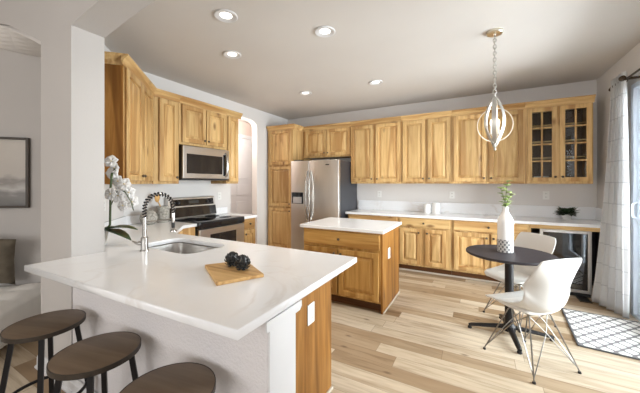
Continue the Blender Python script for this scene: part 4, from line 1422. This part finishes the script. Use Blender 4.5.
def bloom(mb, mc, c, face, r):
    face = face.normalized()
    a0 = rnd.random() * PI
    s1 = face.cross(Vector((0, 0, 1))).normalized()
    s2 = s1.cross(face).normalized()
    for k in range(5):
        t = a0 + 2 * PI * k / 5
        d = s1 * math.cos(t) + s2 * math.sin(t) + face * 0.18
        leaf_blade(mb, c, d, face, r, r * (0.50 if k % 2 else 0.62), 0.12)
    mc.lathe([(0, -0.006), (0.006, -0.003), (0.008, 0.003), (0, 0.009)], 8, c + face * 0.006)


# image-plane offsets (metres) from the pot: right, up
for (dx, dz, r) in ((0.095, 0.655, 0.047), (0.10, 0.565, 0.047), (0.135, 0.50, 0.045), (0.19, 0.475, 0.050), (0.105, 0.40, 0.048), (0.15, 0.385, 0.050), (0.225, 0.41, 0.047), (0.245, 0.335, 0.048), (0.20, 0.31, 0.040), (0.17, 0.44, 0.05), (0.12, 0.60, 0.04)):
    mb, mc = MB(), MB()
    jit = Vector((rnd.uniform(-0.5, 0.5), rnd.uniform(-0.5, 0.5), rnd.uniform(-0.3, 0.4)))
    bloom(mb, mc, Rv * dx + Fv * rnd.uniform(-0.02, 0.03) + Vector((0, 0, dz)), Vector((0.55, -0.75, 0.1)) + jit * 0.5, r * 1.12)
    fl = mb.build('flower', 'petal', oc, smooth=True, solid=0.001)
    mc.build('flower_centre', 'petal_mid', fl, smooth=True)

# stoneware by the left wall
js = thing('stoneware_jar', 'round speckled grey stoneware jar left of the crock', 'jar', (-3.40, 1.99, CT))
MB().lathe([(0, 0), (0.055, 0), (0.082, 0.03), (0.094, 0.075), (0.085, 0.12), (0.06, 0.15), (0.045, 0.155), (0.045, 0.165), (0.036, 0.165), (0.03, 0.14), (0, 0.13)], 24).build('body', 'stone', js, smooth=True)
cr = thing('utensil_crock', 'tall speckled grey crock between round jar and range', 'crock', (-3.44, 2.19, CT))
MB().lathe([(0, 0), (0.066, 0), (0.072, 0.01), (0.074, 0.185), (0.070, 0.20), (0.062, 0.20), (0.060, 0.18), (0, 0.02)], 24).build('body', 'stone', cr, smooth='auto')
so = MB()
so.tube([(-3.44, 2.19, CT + 0.045), (-3.455, 2.17, CT + 0.19), (-3.47, 2.145, CT + 0.255)], 0.007, 8)
so.lathe([(0, -0.055), (0.022, -0.04), (0.034, 0), (0.026, 0.045), (0, 0.058)], 18, (-3.475, 2.138, CT + 0.30), 'z', 0.45, 1.0)
sp2 = so.build('wooden_spoon', 'spoon', None, smooth='auto')
tag(sp2, 'wooden spoon standing in the grey crock', 'spoon')

# ------------------------------------------------------------------ lights in the room
def recessed(label, x, y):
    r = thing('recessed_light', label, 'ceiling light', (x, y, CEIL), 0, 'recessed ceiling lights')
    MB().lathe([(0.050, -0.001), (0.092, -0.001), (0.094, -0.006), (0.088, -0.012), (0.070, -0.010), (0.050, -0.001)], 32).build('trim_ring', 'trim', r, smooth='auto')
    MB().lathe([(0, -0.0012), (0.0495, -0.0012), (0.0495, -0.002), (0, -0.0025)], 28).build('lens', 'lens', r, smooth='auto')
    return r


def spot(x, y):
    d = bpy.data.lights.new('recessed_lamp', 'SPOT')
    d.energy, d.color, d.spot_size, d.spot_blend, d.shadow_soft_size = 14, (1.0, 0.90, 0.77), math.radians(130), 0.6, 0.06
    o = bpy.data.objects.new('recessed_lamp', d)
    o.location = (x, y, CEIL - 0.02)
    COL.objects.link(o)


rl = None
for lab, x, y in (('recessed ceiling light nearest the arched header, above the sink', -1.805, 1.685),
                  ('recessed ceiling light near the left wall cabinets, second from the top edge', -2.29, 2.225),
                  ('recessed ceiling light above the island front, left of the pendant', -1.21, 2.29),
                  ('recessed ceiling light in front of the refrigerator and pantry', -2.295, 3.72),
                  ('recessed ceiling light nearest the back wall, between island and pendant', -1.215, 3.78)):
    if rl is None:
        rl = recessed(lab, x, y)
    else:
        dup(rl, (x, y, CEIL), 0, lab)
    spot(x, y)

px_, py_ = 0.133, 3.035
pe = thing('pendant_light', 'orb pendant light with crossed metal bands hanging over the table', 'pendant light', (px_, py_, CEIL))
MB().lathe([(0, 0), (0.066, 0), (0.066, -0.018), (0.058, -0.026), (0.012, -0.028), (0.008, -0.04), (0, -0.04)], 32).build('canopy', 'champagne', pe, smooth='auto')
chn = MB()
z, k = -0.036, 0
while z > -0.60:
    pts = []
    for i in range(12):
        t = 2 * PI * i / 12
        a_, b__ = 0.0115 * math.cos(t), 0.021 * math.sin(t)
        pts.append((a_, 0, z - 0.017 + b__) if k % 2 else (0, a_, z - 0.017 + b__))
    chn.tube(pts, 0.0038, 6, True)
    z -= 0.029
    k += 1
chn.build('chain', 'silverleaf', pe, smooth=True)
ZC = -0.845                      # orb centre below the ceiling
ring = MB()


def band(mb, fn, n, wv, th, closed):
    """flat strip: fn(t)->(point, width direction)"""
    rows = []
    for i in range(n if closed else n + 1):
        t = i / n
        p, wd, nr = fn(t)
        rows.append([mb.bm.verts.new(p + wd * a_ * wv / 2 + nr * b__ * th / 2) for a_, b__ in ((-1, -1), (1, -1), (1, 1), (-1, 1))])
    m = n if closed else n
    fs = []
    for i in range(m):
        a_, b__ = rows[i], rows[(i + 1) % len(rows)]
        for q in range(4):
            fs.append(mb.bm.faces.new((a_[q], a_[(q + 1) % 4], b__[(q + 1) % 4], b__[q])))
    bmesh.ops.recalc_face_normals(mb.bm, faces=fs)


phi = YAW - math.radians(30)
hv = Vector((math.cos(phi), math.sin(phi), 0))
pv = Vector((-math.sin(phi), math.cos(phi), 0))
band(ring, lambda t: (hv * 0.138 * math.cos(2 * PI * t) + Vector((0, 0, ZC + 0.150 * math.sin(2 * PI * t))), pv, hv * math.cos(2 * PI * t) + Vector((0, 0, math.sin(2 * PI * t)))), 64, 0.012, 0.006, True)
ring.build('outer_ring', 'champagne', pe, smooth='auto')
for q in range(3):
    an = phi + math.radians(25 + 60 * q)
    h2 = Vector((math.cos(an), math.sin(an), 0))
    p2 = Vector((-math.sin(an), math.cos(an), 0))
    mb = MB()
    for sg in (-1, 1):
        band(mb, lambda t: (h2 * sg * 0.084 * math.sin(PI * (0.06 + 0.94 * t)) ** 1.0 + Vector((0, 0, ZC + 0.245 - 0.445 * t)), p2, h2 * sg), 24, 0.036, 0.004, False)
    mb.build('inner_band', 'silverleaf', pe, smooth='auto')
MB().tube([(0, 0, -0.595), (0, 0, ZC + 0.235)], 0.007, 8).tube([(0, 0, ZC - 0.10), (0, 0, ZC + 0.235)], 0.004, 8).lathe([(0, -0.236), (0.008, -0.228), (0.011, -0.215), (0.005, -0.203), (0.010, -0.196), (0, -0.19)], 12, (0, 0, ZC)).build('stem', 'silverleaf', pe, smooth='auto')
for q in range(3):
    an = phi + 0.5 + 2 * PI * q / 3
    c = Vector((math.cos(an), math.sin(an), 0)) * 0.034
    arm = MB()
    arm.tube([(0, 0, ZC - 0.09), c * 0.6 + Vector((0, 0, ZC - 0.105)), c + Vector((0, 0, ZC - 0.08))], 0.003, 6)
    ca = arm.lathe([(0.011, -0.08), (0.011, -0.072), (0.007, -0.072), (0.007, -0.005), (0, -0.005)], 12, c + Vector((0, 0, ZC))).build('candle', 'ceramic', pe, smooth='auto')
    MB().lathe([(0.005, -0.005), (0.010, 0.012), (0.011, 0.025), (0.006, 0.045), (0.0, 0.058)], 12, c + Vector((0, 0, ZC))).build('bulb', 'bulb', ca, smooth=True)
ld = bpy.data.lights.new('pendant_lamp', 'POINT')
ld.energy, ld.color, ld.shadow_soft_size = 0.8, (1.0, 0.86, 0.68), 0.05
lo = bpy.data.objects.new('pendant_lamp', ld)
lo.location = (px_, py_, CEIL + ZC + 0.08)
COL.objects.link(lo)
ld = bpy.data.lights.new('hall_fill', 'POINT')  # unseen point light added to brighten the hall
ld.energy, ld.color, ld.shadow_soft_size = 42, (1.0, 0.95, 0.9), 0.15
lo = bpy.data.objects.new('hall_fill', ld)
lo.location = (-4.1, 3.9, 2.45)
COL.objects.link(lo)

# ------------------------------------------------------------------ outlets
def outlet(label, loc, rotz):
    r = thing('wall_outlet', label, 'outlet', loc, rotz, 'white outlet plates')
    MB().box(-0.037, 0.037, -0.006, 0.0, -0.058, 0.058, 0.002).build('plate', 'white_plastic', r)
    for z in (-0.024, 0.024):
        MB().box(-0.017, 0.017, -0.008, -0.005, z - 0.016, z + 0.016, 0.001).build('socket', 'white_plastic', r)
        MB().box(-0.009, -0.005, -0.0085, -0.007, z - 0.007, z + 0.007).box(0.005, 0.009, -0.0085, -0.007, z - 0.007, z + 0.007).build('slot', 'outlet_slot', r)
    return r


ol = outlet('white outlet on the back wall nearest the refrigerator', (-1.571, YB - 0.0005, 1.155), 0)
dup(ol, (-0.369, YB - 0.0005, 1.161), 0, 'white outlet on the back wall, just right of the canisters')
dup(ol, (0.843, YB - 0.0005, 1.180), 0, 'white outlet on the back wall left of the small potted plant')
p = NE(-1.2595, 3.30)
dup(ol, (p[0], p[1], 1.135), math.radians(135), 'white outlet on the corner wall behind the orchid flowers')
dup(ol, (XL + 0.0005, 3.22, 1.15), PI / 2, 'white outlet on the left wall right of the range')
dup(ol, (PXR + 0.0005, 1.430, 0.600), PI / 2, 'white outlet on the wooden end panel of the peninsula')
dup(ol, (-0.8595, 3.13, 0.585), PI / 2, 'white outlet on the wooden end panel of the island')

# ------------------------------------------------------------------ rug, floor register
rgx = thing('area_rug', 'grey and white trellis rug in front of the patio door', 'rug', (0.725, 3.12, 0), math.radians(-4))
MB().box(0.014, 0.616, 0.014, 0.836, 0.001, 0.010, 0.002).build('pile', 'rug', rgx)
MB().box(0, 0.014, 0, 0.85, 0.001, 0.011, 0.002).box(0.616, 0.63, 0, 0.85, 0.001, 0.011, 0.002).box(0.014, 0.616, 0, 0.014, 0.001, 0.011, 0.002).box(0.014, 0.616, 0.836, 0.85, 0.001, 0.011, 0.002).build('binding', 'rug_edge', rgx)
vt = thing('floor_register', 'dark bronze floor register near the beverage cooler', 'floor vent', (1.02, 4.30, 0))
MB().box(0, 0.11, 0, 0.24, 0, 0.006, 0.002).build('plate', 'bronze', vt)
sl = MB()
for i in range(9):
    sl.box(0.015, 0.095, 0.02 + 0.024 * i, 0.034 + 0.024 * i, 0.0055, 0.008)
sl.build('slats', 'black_metal', vt)

# ------------------------------------------------------------------ living side: bench, pillow, picture
bn = thing('upholstered_bench', 'cream tufted upholstered bench beyond the column at left', 'bench', (*NE(-1.745, 3.47), 0), math.radians(-135))
# local x runs away from the column, y towards the camera side
BL, BD, BH = 1.5, 0.95, 0.40


def tuft(u, v):
    x, y = BL * u, BD * v
    e = min(1, min(x, BL - x, y, BD - y) / 0.09)
    e = math.sin(max(0, e) * PI / 2) ** 0.5
    t = 0.016 * abs(math.sin(x * PI / 0.24)) ** 0.5 * abs(math.sin(y * PI / 0.24)) ** 0.5
    return (x, y, BH - 0.07 + (0.055 + t) * e)


def flipy(mb):
    return mb


R_bn = Matrix.Identity(4)
MB().grid(tuft, 50, 36).build('tufted_top', 'linen', bn, smooth=True)
MB().box(0, BL, 0, BD, 0.06, BH - 0.055, 0.035, 4).build('base', 'linen', bn, smooth='auto')
for x in (0.08, BL - 0.08):
    for y in (0.08, BD - 0.08):
        MB().lathe([(0.018, 0), (0.026, 0.065), (0, 0.065)], 12, (x, y, 0)).build('leg', 'frame_dark', bn, smooth='auto')

po = MB()


def pill(u, v):
    s_, t = 2 * u - 1, 2 * v - 1
    pin = 1 - 0.10 * (abs(s_) ** 2 * (1 - abs(t)) + abs(t) ** 2 * (1 - abs(s_)))
    return (0.23 * s_ * pin, 0.0, 0.23 * t * pin)


for sg in (-1, 1):
    po.grid(lambda u, v: (Vector(pill(u, v)) + Vector((0, sg * 0.085 * ((1 - (2 * u - 1) ** 4) * (1 - (2 * v - 1) ** 4)) ** 0.6, 0))), 16, 16)
bmesh.ops.remove_doubles(po.bm, verts=po.bm.verts[:], dist=0.0005)
bmesh.ops.recalc_face_normals(po.bm, faces=po.bm.faces[:])
pr = po.build('throw_pillow', 'pillow', None, smooth=True)
tag(pr, 'taupe throw pillow leaning on the cream bench at the left edge', 'pillow')
pp = NE(-2.17, 3.30)
pr.location = (pp[0], pp[1], 0.665)
pr.rotation_euler = (math.radians(14), math.radians(9), math.radians(45))

fm = thing('framed_picture', 'dark framed misty landscape print on the living side wall', 'picture', (*NE(-1.945, 3.498), 1.115), math.radians(-135))
# local +y looks out of the wall, x runs away from the column
PW, PH = 0.9, 0.68
MB().box(0, 0.022, 0, 0.035, 0, PH, 0.002).box(PW - 0.022, PW, 0, 0.035, 0, PH, 0.002).box(0.022, PW - 0.022, 0, 0.035, 0, 0.022, 0.002).box(0.022, PW - 0.022, 0, 0.035, PH - 0.022, PH, 0.002).build('frame', 'frame_dark', fm)
MB().box(0.022, PW - 0.022, 0.004, 0.012, 0.022, PH - 0.022).build('print', 'art', fm)
